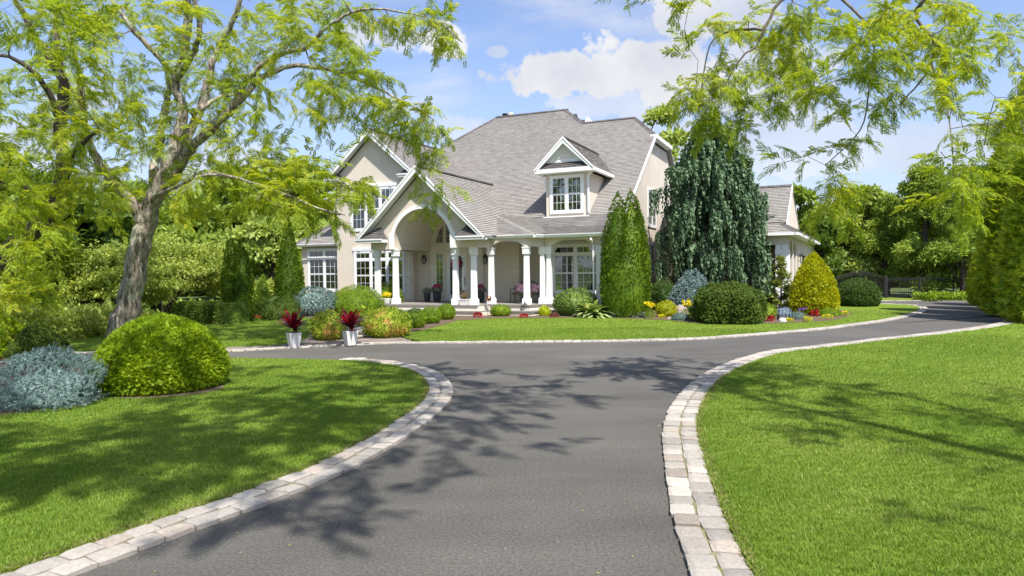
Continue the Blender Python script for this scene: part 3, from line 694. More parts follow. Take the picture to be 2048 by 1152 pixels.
cornice_return(-5.75, -4.80, 2.45, 2.88, 7.22, .4); cornice_return(-10.5, -9.55, 2.45, 2.88, 7.22, .4)

# entry wall with its arched fanlight, door and sidelights
EV = 3.3; ECX = -2.7
wall([(-5.15, EV, FL), (.30, EV, FL), (.30, EV, 3.72), (-.95, EV, 5.2), (-4.3, EV, 5.2), (-5.15, EV, 4.3)], (0, .2, 0))
def arc(cx, z, r, a0, a1, n, v): return [(cx+r*math.cos(a0+(a1-a0)*i/n), v, z+r*math.sin(a0+(a1-a0)*i/n)) for i in range(n+1)]
def arch_ring(cx, z, r0, r1, v, dv, n=28, name='arch_trim', m=WHITE, parent=house):
    b = MB(); A = arc(cx, z, r0, 0, math.pi, n, v); B = arc(cx, z, r1, 0, math.pi, n, v)
    for i in range(n):
        q = [A[i], B[i], B[i+1], A[i+1]]; b.prism(q, (0, dv, 0))
    return b.build(name, m, parent)
ent = MB(); ent.box(-4.26, -.07, .50, -3.98, 0, 3.22); ent.box(-1.42, -.07, .50, -1.14, 0, 3.22); ent.box(-3.98, -.07, 3.04, -1.42, 0, 3.22)
ent.box(-3.47, -.07, .50, -3.29, 0, 3.04); ent.box(-2.11, -.07, .50, -1.93, 0, 3.04); ent.box(-3.98, -.06, .50, -3.47, 0, 1.22); ent.box(-1.93, -.06, .50, -1.42, 0, 1.22)
ent.box(-4.30, -.09, 3.22, -1.10, 0, 3.32); ent.box(-4.26, -.06, 3.32, -1.14, 0, 3.56)
e_ = part(ent, 'door_surround', STUCCO_L); e_.location = (0, EV, 0)
arch_ring(ECX, 3.54, 1.22, 1.56, EV-.06, .06, m=STUCCO_L, name='fanlight_frame')
fan = MB(); fa = arc(ECX, 3.60, 1.20, 0, math.pi, 24, EV-.03); fan.prism(fa, (0, .02, 0)); part(fan, 'fanlight_dark_backing', DARKROOM)  # shade of the hall behind the fanlight painted on a panel
part(MB().prism(arc(ECX, 3.60, 1.20, 0, math.pi, 24, EV-.045), (0, .006, 0)), 'fanlight', GLASS)
fb = MB()
for x in (-3.40, -2.0): hh = math.sqrt(1.22**2-(x-ECX)**2); fb.box(x-.09, EV-.065, 3.56, x+.09, EV-.047, 3.6+hh)
for x in (-3.75, -3.0, -2.4, -1.65): hh = math.sqrt(1.22**2-(x-ECX)**2); fb.box(x-.012, EV-.057, 3.56, x+.012, EV-.047, 3.6+hh)
for zz in (3.93, 4.28): hw = math.sqrt(1.22**2-(zz-3.6)**2); fb.box(ECX-hw, EV-.058, zz-.012, ECX+hw, EV-.0475, zz+.012)
part(fb, 'fanlight_bar', STUCCO_L)
window(-4.02, EV, 1.14, .58, 1.95, 1, 0, border=.05, bars=2, half=False); window(-1.96, EV, 1.14, .58, 1.95, 1, 0, border=.05, bars=2, half=False)
door = MB(); door.box(-3.29, EV-.05, .54, -3.10, EV, 3.04); door.box(-2.30, EV-.05, .54, -2.11, EV, 3.04); door.box(-3.10, EV-.05, .54, -2.30, EV, .85); door.box(-3.10, EV-.05, 2.86, -2.30, EV, 3.04)
dr = part(door, 'door', WHITE)
MB().box(-3.10, EV-.012, .85, -2.30, EV-.004, 2.86).build('door_dark_backing', DARKROOM, dr)  # dark sheet for the unlit hall behind the door pane
MB().box(-3.10, EV-.034, .85, -2.30, EV-.030, 2.86).build('door_pane', GLASS, dr)
lb = MB(); zz = .9
while zz < 2.82: lb.box(-3.06, EV-.026, zz, -2.34, EV-.014, zz+.03); zz += .08
q = lb.build('door_blind', SHUTTER, dr); q['kind'] = 'stuff'
MB().bar((-2.2, EV-.09, 1.35), (-2.2, EV-.09, 1.75), .025, .025, (0, 1, 0)).box(-2.21, EV-.09, 1.36, -2.19, EV-.045, 1.39).build('handle', BRONZE, dr)

# portico: gable wall with the arch, vault, side beams
PV0, PV1 = -.22, .16; PC, PR, PZ = -2.62, 1.60, 3.46
poly = [(-5.55, PV0, 3.17), (PC-PR, PV0, 3.17)] + [(PC-PR, PV0, PZ)] + arc(PC, PZ, PR, math.pi, 0, 32, PV0)[1:-1] + [(PC+PR, PV0, PZ), (PC+PR, PV0, 3.17), (.34, PV0, 3.17), (.34, PV0, 4.02), (PC, PV0, 6.74), (-5.55, PV0, 4.02)]
wall(poly, (0, PV1-PV0, 0), 'portico_wall')
arch_ring(PC, PZ, PR-.01, PR+.19, PV0-.05, .05, n=36)
for sg in (-1, 1):
    x0 = PC+sg*PR; x1 = PC+sg*(PR+.19); part(MB().box(min(x0, x1), PV0-.05, 3.18, max(x0, x1), PV0, 3.455), 'arch_trim', WHITE)
    part(MB().box(PC+sg*(PR+.095)-.14, PV0-.075, 3.17, PC+sg*(PR+.095)+.14, PV0-.001, 3.92), 'arch_trim', WHITE)
vb = MB(); k = 32; A = arc(PC, PZ, PR, 0, math.pi, k, PV1+.001); B = arc(PC, PZ, PR, 0, math.pi, k, EV-.001)
vb.add(A+B, [(i, i+1, i+k+2, i+k+1) for i in range(k)]); part(vb, 'vault', STUCCO_L, smooth=True)
for sg in (-1, 1):
    x0 = PC+sg*(PR+.01); x1 = PC+sg*(PR+.34); part(MB().box(min(x0, x1), PV1+.002, 3.17, max(x0, x1), EV-.002, 3.5), 'beam', STUCCO)
part(MB().box(-5.5, PV1+.002, 3.5, PC-PR-.345, EV-.003, 3.56), 'porch_ceiling', WHITE)
part(MB().box(PC+PR+.345, .2, 3.5, .34, EV-.003, 3.56), 'porch_ceiling', WHITE)
part(MB().box(-5.55, .16, 3.17, -5.30, 2.9, 4.0), 'beam', STUCCO)
PSL = .96; PRZ = 7.02
roof_plane([(PC-3.45, -.72, PRZ-PSL*3.45), (PC, -.72, PRZ), (PC, 7.6, PRZ), (PC-3.45, 2.85, PRZ-PSL*3.45)])
roof_plane([(PC, -.72, PRZ), (PC+3.45, -.72, PRZ-PSL*3.45), (PC+3.45, 1.2, PRZ-PSL*3.45), (.30, 3.0, PRZ-PSL*(2.92)), (-.30, 4.6, PRZ-PSL*2.32), (PC, 7.7, PRZ)])
ridge_line((PC, -.74, PRZ+.02), (PC, 7.6, PRZ+.02), .3)
rakes(PC, 3.45, -.75, PRZ, PSL, dp=.26, v1=PV0)
cornice_return(-6.05, -4.55, -.75, PV0-.03, 3.66, .62, inner=-4.95); cornice_return(-.50, .85, -.75, PV0-.03, 3.66, .62, inner=-.10)

# columns
def column(u, v, z0=.52, z1=3.17):
    b = MB(); r0, r1 = .125, .105
    b.box(u-.17, v-.17, z0, u+.17, v+.17, z0+.22); b.frustum(u, v, z0+.22, z0+.30, .17, .17, .13, .13)
    b.frustum(u, v, z0+.30, z1-.36, .118, .118, .100, .100); b.frustum(u, v, z1-.36, z1-.33, .13, .13, .15, .15); b.box(u-.15, v-.15, z1-.33, u+.15, v+.15, z1-.06); b.box(u-.17, v-.17, z1-.06, u+.17, v+.17, z1)
    return part(b, 'column', WHITE)
for u_, v_ in [(-5.32, -.02), (-4.26, -.02), (-.93, -.02), (.03, -.02), (.42, 1.0), (2.30, .85), (2.82, 1.55), (3.12, 1.6), (5.52, 1.6)]: column(u_, v_)
# porch beams, arched between columns
def arch_beam(p0, p1, z0, z1, rise=.3, th=.26, inset=.16):
    p0, p1 = Vector((*p0, 0)), Vector((*p1, 0)); d = (p1-p0); L_ = d.length; d /= L_; nrm = Vector((d.y, -d.x, 0))
    prof = [(0, z0), (inset, z0)]
    if rise: prof += [(inset+(L_-2*inset)*i/18, z0+rise*(1-abs(2*i/18-1)**2.6)) for i in range(1, 18)]
    prof += [(L_-inset, z0), (L_, z0), (L_, z1), (0, z1)]
    poly = [p0+d*a+nrm*(th/2)+Vector((0, 0, z)) for a, z in prof]
    return wall([tuple(q) for q in poly], tuple(-nrm*th), 'beam')
arch_beam((.03, .14), (.36, 1.02), 3.172, 3.74, 0)
arch_beam((.30, .98), (2.42, .83), 3.172, 3.74, .30)
arch_beam((2.33, .80), (2.85, 1.62), 3.174, 3.738, 0)
arch_beam((2.97, 1.6), (5.64, 1.6), 3.172, 3.74, .33, inset=.3)
arch_beam((5.60, 1.72), (5.60, 4.2), 3.171, 3.745, 0)
part(MB().prism([(.36, 1.1, 3.5), (2.3, .95, 3.5), (2.9, 1.74, 3.5), (5.45, 1.74, 3.5), (5.45, 4.19, 3.5), (.36, 3.6, 3.5)], (0, 0, .05)), 'porch_ceiling', WHITE)
# main walls behind the porch
wall([(.30, EV, FL), (.85, EV, FL), (.85, EV, 3.72), (.30, EV, 3.72)], (0, .2, 0), 'wall')
for k in range(7): part(MB().box(.42, EV-.03, .62+k*.40, .85, EV, .62+k*.40+.37), 'quoin', STUCCO)
wall([(.85, EV+.2, FL), (.85, 4.2, FL), (.85, 4.2, 3.8), (.85, EV+.2, 3.8)], (-.2, 0, 0))
wall([(.86, 4.2, FL), (5.72, 4.2, FL), (5.72, 4.2, 4.4), (.86, 4.2, 4.4)], (0, .2, 0))
# projecting window bay
by = 3.45
wall([(1.75, 4.19, FL), (2.45, by, FL), (5.1, by, FL), (5.1, 4.19, FL)], (0, 0, 3.48), 'bay')
window(2.55, by, .92, 2.42, 2.42, 2, .36); 
window(1.79, 4.15, .92, .88, 2.42, 1, .36, rot=-math.atan2(.74, .70), border=.10)
# side wall (gable end with clipped top)
wall([(5.72, 4.2, FL), (5.72, 20.5, FL), (5.72, 20.5, 4.6), (5.72, 15.3, 9.35), (5.72, 11.05, 9.35), (5.72, 4.6, 4.7), (5.72, 4.2, 4.45)], (-.2, 0, 0))
window(5.72, 10.1, 4.44, 2.1, 2.24, 2, 0, rot=math.pi/2); window(5.72, 9.7, 1.6, 2.0, 1.95, 2, 0, rot=math.pi/2)
# main roof
def mz(v): 
    return 3.70+.27*(v-1.15) if v < 2.8 else 4.1455+.40*(v-2.8) if v < 4.4 else 4.7855+.747*(v-4.4)
def uval(v): return PC+(PRZ-mz(v))/PSL-.22
RU = 6.0
roof_plane([(uval(1.2), 1.15, mz(1.15)), (RU-.05, 1.15, mz(1.15)), (RU, 2.8, mz(2.8)), (uval(2.8), 2.8, mz(2.8))])
roof_plane([(uval(2.8), 2.8, mz(2.8)), (RU, 2.8, mz(2.8)), (RU, 4.4, mz(4.4)), (uval(4.4), 4.4, mz(4.4))])
R2v = 13.05; R1v = 14.95
roof_plane([(uval(4.4), 4.4, mz(4.4)), (RU, 4.4, mz(4.4)), (RU, 11.0, mz(11.0)), (4.3, R2v, mz(R2v)), (1.0, R2v, mz(R2v)), (-.83, R1v, mz(R1v)), (-5.9, R1v, mz(R1v)), (-9.4, 10.6, mz(10.6)), (-9.4, 8.0, mz(8)), (-5.1, 7.9, mz(7.9)), (-2.7, 7.5, mz(7.5))])
roof_plane([(RU, 11.0, mz(11.0)), (RU, 15.1, mz(11.0)), (4.3, R2v, mz(R2v))])                     # clipped gable end
roof_plane([(4.3, R2v, mz(R2v)), (RU, 15.1, mz(11.0)), (RU, 21, mz(5)), (-.8, 21, mz(5)), (1.0, R2v, mz(R2v))], expo=.6)
roof_plane([(-.83, R1v, mz(R1v)), (1.0, R2v, mz(R2v)), (1.0, 17.0, mz(R2v))])
roof_plane([(-5.9, R1v, mz(R1v)), (-.83, R1v, mz(R1v)), (1.0, 17.0, mz(R2v)), (1, 21, mz(9)), (-9.4, 21, mz(9)), (-9.4, 19, mz(10.6))], expo=.6)
roof_plane([(-5.9, R1v, mz(R1v)), (-9.4, 19, mz(10.6)), (-9.4, 10.6, mz(10.6))], expo=.3)
wall([(-9.4, 8.1, FL), (-9.4, 20, FL), (-9.4, 20, mz(10.3)), (-9.4, 10.6, mz(10.3))], (.2, 0, 0))
for a, b_ in [((-5.9, R1v), (-.83, R1v)), ((1.0, R2v), (4.3, R2v)), ((-9.4, 10.6), (-5.9, R1v)), ((-.83, R1v), (1.0, R2v))]:
    ridge_line((a[0], a[1], mz(a[1])+.02), (b_[0], b_[1], mz(b_[1])+.02))
ridge_line((RU, 11.0, mz(11)+.02), (4.3, R2v, mz(R2v)+.02))
# rake boards of the right gable end and the clipped eave
rk = [(1.15, mz(1.15)), (2.8, mz(2.8)), (4.4, mz(4.4)), (11.0, mz(11))]
for (a, za), (b_, zb) in zip(rk[:-1], rk[1:]):
    part(MB().prism([(RU+.0, a, za+.03), (RU, b_, zb+.03), (RU, b_, zb-.22), (RU, a, za-.22)], (.05, 0, 0)), 'rake_board', WHITE)
    part(MB().prism([(5.73, a, za-.14), (RU, a, za-.14), (RU, b_, zb-.14), (5.73, b_, zb-.14)], (0, 0, -.03)), 'soffit', WHITE)
part(MB().box(5.73, 10.8, mz(11)-.24, RU+.12, 15.2, mz(11)-.02), 'cornice', WHITE)
# eaves
gutter([(PC+3.45, -.72, 3.71), (.62, .88, 3.71), (2.80, .60, 3.71), (3.0, 1.14, 3.71), (5.98, 1.12, 3.71)], .14)
part(MB().prism([(.62, .9, 3.56), (2.78, .62, 3.56), (3.0, 1.15, 3.56), (5.98, 1.15, 3.56), (5.98, 1.6, 3.56), (2.9, 1.75, 3.56), (.4, 1.3, 3.56)], (0, 0, .02)), 'soffit', WHITE)
# bump of the porch roof over the projecting corner
ap = (-.55, 3.5, 4.93); e1, e2, e3 = (.66, .9, 3.72), (2.80, .62, 3.72), (3.05, 1.4, 3.78)
roof_plane([e1, e2, ap]); roof_plane([e2, e3, (1.2, 4.3, mz(4.3)+.02), ap]); ridge_line(e2, ap, .24, m=SHINGLE)
# downspouts
def downspout(pts, r=.042):
    b = MB()
    for p, q in zip(pts[:-1], pts[1:]): b.bar(p, q, .07, .09, (0, 1, 0) if abs(p[2]-q[2]) > .2 else (0, 0, 1))
    return part(b, 'downspout', WHITE)
downspout([(5.32, 1.02, 3.6), (5.32, 1.02, 3.45), (5.33, 1.38, 3.2), (5.33, 1.38, .3)])

# dormer
dm = house
DU0, DU1, DV = 1.92, 4.12, 4.35; DZ0, DZ1 = 4.72, 6.92; DC = (DU0+DU1)/2
wall([(DU0, DV, DZ0-.1), (DU1, DV, DZ0-.1), (DU1, DV, DZ1), (DU0, DV, DZ1)], (0, .18, 0), 'dormer_wall')
wv = lambda z: 4.4+(z-4.7855)/.747
for x in (DU0, DU1-.18): wall([(x, DV+.18, DZ0-.2), (x, DV+.3, DZ0-.2), (x, wv(DZ1)+.2, DZ1), (x, DV+.18, DZ1)], (.18, 0, 0), 'dormer_wall')
window(DU0+.20, DV, 4.90, 1.80, 1.92, 2, 0, label='dormer window')
part(MB().box(DU0-.12, DV-.16, DZ0-.06, DU1+.1, DV+.02, DZ0+.03), 'dormer_sill', WHITE)
DS = 1.0; DRZ = 8.62; dhw = 1.52; dze = DRZ-DS*dhw; dv0 = DV-.50
roof_plane([(DC-dhw, dv0, dze), (DC, dv0, DRZ), (DC, wv(DRZ)+.05, DRZ), (DC-dhw, wv(dze)+.05, dze)], expo=.13)
roof_plane([(DC, dv0, DRZ), (DC+dhw, dv0, dze), (DC+dhw, wv(dze)+.05, dze), (DC, wv(DRZ)+.05, DRZ)], expo=.13)
ridge_line((DC, dv0+.25, DRZ+.03), (DC, wv(DRZ), DRZ+.03), .24)
rakes(DC, dhw, dv0-.02, DRZ, DS, dp=.24, v1=DV-.2)
part(MB().prism([(DC-1.28, DV-.2, 7.26), (DC+1.28, DV-.2, 7.26), (DC, DV-.2, DRZ-.12)], (0, .15, 0)), 'dormer_pediment', WHITE)
tri = MB().prism([(DC-.50, DV-.23, 7.62), (DC+.50, DV-.23, 7.62), (DC, DV-.23, 8.10)], (0, .03-.002, 0)); part(tri, 'pediment_panel', STUCCO_L)
part(MB().box(DC-dhw+.02, dv0-.02, dze-.20, DC+dhw-.02, DV+.16, dze-.005), 'dormer_cornice', WHITE)
roof_plane([(DC-1.38, dv0+.02, dze), (DC+1.38, dv0+.02, dze), (DC+1.02, DV-.21, dze+.34), (DC-1.02, DV-.21, dze+.34)], expo=.11, thick=.008, m=SHADE_RIDGE)  # shade under the pediment painted in by the darker shingle
for sg in (-1, 1):
    x = DC+sg*dhw; part(MB().box(min(x, x-sg*.12)-.0, dv0+.0, dze-.19, max(x, x-sg*.12)+.06*(sg > 0), wv(dze)+.0, dze-.03), 'dormer_cornice', WHITE)
downspout([(DU1+.33, DV-.10, 6.95), (DU1+.05, DV-.08, 6.72), (DU1+.05, DV-.06, 4.95), (DU1+.12, DV-.15, 4.86)])
downspout([(DU0-.28, DV-.10, 6.90), (DU0-.06, DV-.02, 6.65), (DU0-.06, DV-.02, 6.2)])
# small gable behind the ridge, chimney
part(MB().prism([(.75, 13.6, 11.0), (1.75, 13.6, 11.0), (1.05, 13.6, 11.75)], (0, .5, 0)), 'rear_gable', WHITE)
ch = MB(); ch.box(-6.1, 15.6, 11, -4.9, 16.4, 12.72); ch.box(-6.2, 15.5, 12.72, -4.8, 16.5, 12.84); cho = part(ch, 'chimney', STUCCO_L)
for x in (-5.75, -5.3): MB().lathe(x, 16, [(12.84, .16), (13.05, .16), (13.05, .2), (13.12, .2)], 10).build('chimney_pot', BLACKM if x < -5.5 else STUCCO_L, cho)

# garage wing --------------------------------------------------------------
gw = empty('garage_wing', (13.1, 8.5, 0), rad(-3.0), house)
def gp(b, name, m, **k): return b.build(name, m, gw, **k)
gp(MB().box(-8, .0, 0, -.0, .18, 3.30), 'garage_wall', STUCCO) if False else None
gp(MB().box(-6.0, 0, 3.22, 0, .3, 3.72), 'beam', STUCCO)
for x in (-.16, -.46): gp(MB().box(x-.14, -.0+.02, 0, x+.14, .28, 3.22).box(x-.16, .0, 2.75, x+.16, .30, 2.98), 'column', WHITE)
gp(MB().box(-6, 2.4, 0, -.2, 2.6, 3.7), 'back_wall', mat('porch_brick_shade', (0.33, 0.21, 0.15), 0.9, (0.25, 0.16, 0.12), 6))
gp(MB().box(-6.2, 0, 0, -1.6, .22, 3.22), 'wall_panel', STUCCO)
def arch_open(y0, y1, z): 
    n = 12; return [(0, y0, z)] + [(0, (y0+y1)/2-(y1-y0)/2*math.cos(math.pi*i/n), z+(y1-y0)/2*math.sin(math.pi*i/n)*.9) for i in range(1, n)] + [(0, y1, z)]
side = [(0, .3, 3.72), (0, .3, 2.75)] + [(0, .55, 2.75)] + arch_open(.55, 2.15, 2.75)[1:] + [(0, 2.15, 0), (0, 2.5, 0), (0, 2.5, 2.75)] + arch_open(2.5, 4.0, 2.75)[1:] + [(0, 4.0, 0), (0, 18, 0), (0, 18, 3.72)]
gp(MB().prism(side, (-.2, 0, 0)), 'side_wall', STUCCO)
gp(MB().box(-.22, .3, 0, .03, .55, 2.95), 'arch_post', WHITE); gp(MB().box(-.22, 2.16, 0, .03, 2.49, 2.95), 'arch_post', WHITE)
def groof(poly, **k): return roof_plane(poly, parent=gw, **k)
groof([(-6.5, -.4, 3.8), (.4, -.4, 3.8), (-1.55, 1.55, 5.2), (-6.5, 1.55, 5.2)])
groof([(.4, -.4, 3.8), (.4, 18, 3.8), (-.12, 18, 4.25), (-.12, .12, 4.23), (-1.55, 1.55, 5.2)])
groof([(-6.5, .3, 4.35), (-.1, .3, 4.35), (-.1, 3.0, 6.45), (-6.5, 3.0, 6.45)])
groof([(-6.5, 7.5, 4.35), (-.1, 7.5, 4.35), (-.1, 3.0, 6.45), (-6.5, 3.0, 6.45)], expo=.5)
gp(MB().prism([(-.12, .4, 4.25), (-.12, 7.4, 4.25), (-.12, 3.0, 6.25)], (-.15, 0, 0)), 'gable_wall', STUCCO)
gp(MB().prism([(-.11, .2, 4.30), (-.11, 3.0, 6.48), (-.11, 3.0, 6.22), (-.11, .2, 4.05)], (.06, 0, 0)), 'rake_board', WHITE)
gp(MB().box(-6.5, -.48, 3.66, .46, -.40, 3.80), 'gutter', WHITE); gp(MB().box(.40, -.40, 3.66, .50, 18, 3.80), 'gutter', WHITE)
gp(MB().box(0.0, -.4, 3.66, .40, 18, 3.68), 'soffit', WHITE); gp(MB().box(-6.5, -.4, 3.661, .0, 0, 3.681), 'soffit', WHITE)
def ridge_g(p0, p1):
    o = ridge_line(p0, p1, .26, m=SHADE_RIDGE); o.parent = gw
ridge_g((.4, -.4, 3.82), (-1.55, 1.55, 5.23)); ridge_g((-6.5, 3.0, 6.47), (-.1, 3.0, 6.47))
# link between house and garage
wall([(5.75, 15.2, FL), (9, 15.2, FL), (9, 15.2, 3.6), (5.75, 15.2, 3.6)], (0, .2, 0))
roof_plane([(5.75, 14.8, 3.65), (9, 14.8, 3.65), (9, 17.5, 5.2), (5.75, 17.5, 5.2)])

# ------------------------------------------------------------ plants: builders
BARK = mat('locust_bark', (0.22, 0.19, 0.155), 0.95, (0.11, 0.095, 0.08), 7, 1.0, 14, spec=.1, detail=8)
BARKD = mat('dark_bark', (0.10, 0.08, 0.065), 0.95, (0.055, 0.045, 0.04), 5, 0.9, 18, spec=.1)
def lichen_bark():
    m, nt, N, L = new_mat('lichen_bark')
    o = N.new('ShaderNodeOutputMaterial'); p = N.new('ShaderNodeBsdfPrincipled'); L.new(p.outputs[0], o.inputs[0]); p.inputs['Roughness'].default_value = .95; p.inputs['Specular IOR Level'].default_value = .1
    tc = N.new('ShaderNodeTexCoord'); mp = N.new('ShaderNodeMapping'); mp.inputs['Scale'].default_value = (4.5, 4.5, 1.1); L.new(tc.outputs['Object'], mp.inputs[0])
    a = N.new('ShaderNodeTexNoise'); a.inputs['Scale'].default_value = 2.2; a.inputs['Detail'].default_value = 9; a.inputs['Roughness'].default_value = .7; L.new(mp.outputs[0], a.inputs['Vector'])
    r = N.new('ShaderNodeValToRGB'); e = r.color_ramp.elements; e[0].position = .40; e[0].color = (.10, .08, .065, 1); e[1].position = .62; e[1].color = (.50, .44, .36, 1); L.new(a.outputs['Fac'], r.inputs[0])
    b = N.new('ShaderNodeTexNoise'); b.inputs['Scale'].default_value = 1.7; b.inputs['Detail'].default_value = 7; b.inputs['Roughness'].default_value = .75; L.new(tc.outputs['Object'], b.inputs['Vector'])
    k = N.new('ShaderNodeMapRange'); k.inputs['From Min'].default_value = .53; k.inputs['From Max'].default_value = .60; L.new(b.outputs['Fac'], k.inputs['Value'])
    mx = N.new('ShaderNodeMixRGB'); mx.inputs[2].default_value = (.42, .45, .33, 1); L.new(k.outputs[0], mx.inputs[0]); L.new(r.outputs[0], mx.inputs[1]); L.new(mx.outputs[0], p.inputs['Base Color'])
    bu = N.new('ShaderNodeBump'); bu.inputs['Strength'].default_value = 1; bu.inputs['Distance'].default_value = .08; L.new(a.outputs['Fac'], bu.inputs['Height']); L.new(bu.outputs[0], p.inputs['Normal'])
    return m
LBARK = lichen_bark()
def gz(px, py, D): return at(px, py, D)[2]
DOME = ([0, .06, .2, .4, .6, .78, .9, .97, 1], [.80, .93, 1, .97, .86, .66, .44, .22, .02])
ROUND = ([0, .1, .3, .5, .7, .85, .95, 1], [.62, .85, 1, 1, .88, .66, .36, .04])
BALL = ([0, .08, .25, .5, .75, .9, .97, 1], [.45, .7, .93, 1, .86, .58, .3, .05])
COL = ([0, .05, .25, .5, .7, .85, .95, 1], [.78, .9, 1, .96, .80, .52, .22, .02])
CONE = ([0, .05, .2, .45, .7, .88, 1], [.85, 1, .95, .72, .42, .18, .01])
EGG = ([0, .06, .2, .4, .6, .75, .88, .96, 1], [.80, .95, 1, .93, .76, .56, .33, .15, .02])
SPREAD = ([0, .1, .35, .6, .8, .92, 1], [.85, 1, .97, .8, .55, .3, .03])
def foliage_body(cx, cy, z0, rx, ry, h, prof, n, size, tmpl, lump=.10, lf=2.2, seed=0, up=.5, jit=.45, depth=.12, hang=0.0, rmin=.0):
    t = rng.random(n*3)**.9; pr = np.interp(t, *prof); keep = rng.random(len(t)) < (pr+.12)/1.12; t = t[keep][:n]; n = len(t)
    ph = rng.uniform(0, 2*np.pi, n); pr = np.interp(t, *prof)
    dirs = np.stack([np.cos(ph), np.sin(ph), (t-.4)*1.6], 1)
    F = Lump(7, lf, seed); F2 = Lump(8, lf*2.7, seed+1)
    ds = 1+lump*F(dirs)+lump*.55*F2(dirs)
    dp = 1-depth*rng.random(n)**2
    P = np.stack([cx+rx*pr*ds*dp*np.cos(ph), cy+ry*pr*ds*dp*np.sin(ph), z0+h*t*(.5+.5*ds)], 1)
    slope = np.interp(np.clip(t+.04, 0, 1), *prof)-np.interp(np.clip(t-.04, 0, 1), *prof)
    nz = -slope/.08*rx/h
    N_ = np.stack([np.cos(ph), np.sin(ph), nz], 1); N_ /= np.linalg.norm(N_, axis=1, keepdims=True)
    d = N_+np.array([0, 0, up-hang])+rng.normal(size=(n, 3))*jit
    tv, tf = tmpl; M = frames(d, .6, size*rng.uniform(.7, 1.25, n), N_)
    return scatter_arrays(tv, tf, M, P-d/np.linalg.norm(d, axis=1, keepdims=True)*size*.45)
def core_body(cx, cy, z0, rx, ry, h, prof, k=.86, lump=.1, lf=2.2, seed=0, nu=20, nv=10):
    t = np.linspace(0.01, 1, nv); ph = np.linspace(0, 2*np.pi, nu, endpoint=False); T, PH = np.meshgrid(t, ph, indexing='ij'); T, PH = T.ravel(), PH.ravel()
    pr = np.interp(T, *prof); dirs = np.stack([np.cos(PH), np.sin(PH), (T-.4)*1.6], 1); ds = 1+lump*Lump(7, lf, seed)(dirs)+lump*.55*Lump(8, lf*2.7, seed+1)(dirs)
    V = np.stack([cx+rx*pr*ds*k*np.cos(PH), cy+ry*pr*ds*k*np.sin(PH), z0+h*T*k*(.5+.5*ds)+.0], 1)
    Fq = [(i*nu+j, i*nu+(j+1) % nu, (i+1)*nu+(j+1) % nu, (i+1)*nu+j) for i in range(nv-1) for j in range(nu)]
    return V, np.array(Fq)
def spot(px, py, wpx, top):
    """where a plant with its front foot at (px,py) stands, from the survey: centre, radius, height"""
    g = on_ground(px, py, .03); D = g[1]; r = wpx/2/FPX*D/(1-wpx/2/FPX); Dc = D+r*.85
    c = CP+ray(px, py)*Dc; return c[0], Dc, wpx/2/FPX*Dc, gz(px, top, Dc)
def shrub(name, label, cat, px, py, wpx, top, m, prof=DOME, n=4000, size=.07, tmpl=None, group=None, lump=.08, lf=2.2, up=.5, jit=.45, depth=.12, hang=0., k=.86, seed=None, ryf=1.0, squash=1.0, z0=.03, spec=None, dpush=0):
    x, y, r, h = spot(px, py, wpx, top) if spec is None else spec
    y += dpush
    seed = seed if seed is not None else int(px)
    V1 = foliage_body(0, 0, z0, r, r*ryf, h-z0, prof, n, size, tmpl or T_leaf(), lump, lf, seed, up, jit, depth, hang)
    V2 = core_body(0, 0, z0, r, r*ryf, h-z0, prof, k, lump, lf, seed)
    V, Fq = join_arrays([V1, V2]); o = link(name, arr_mesh(name, V, Fq, m)); o.location = (float(x), float(y), 0)
    tag(o, label, cat, group); return o
def blades_plant(n, length, width, curl, seg=4, spread=1.0, seed=0, tilt0=.15):
    """arching strap leaves from one crown; returns arrays"""
    rs = np.random.default_rng(seed); Vs = []; Fs = []
    for i in range(n):
        a = i*2.399+rs.uniform(-.2, .2); el = math.pi/2-(tilt0+spread*math.sqrt((i+.5)/n)); L_ = length*rs.uniform(.75, 1.1); p = np.array([0, 0, 0.]); b = len(Vs); side = np.array([-math.sin(a), math.cos(a), 0])
        for k in range(seg+1):
            t = k/seg; w_ = width*(math.sin(math.pi*min(1, t*.92+.08))**.7)*.5+.001
            Vs += [p-side*w_, p+side*w_]
            e = el-curl*t*1.3; p = p+np.array([math.cos(a)*math.cos(e), math.sin(a)*math.cos(e), math.sin(e)])*L_/seg
        for k in range(seg): q = b+2*k; Fs.append((q, q+1, q+3, q+2))
    return np.array(Vs), np.array(Fs)
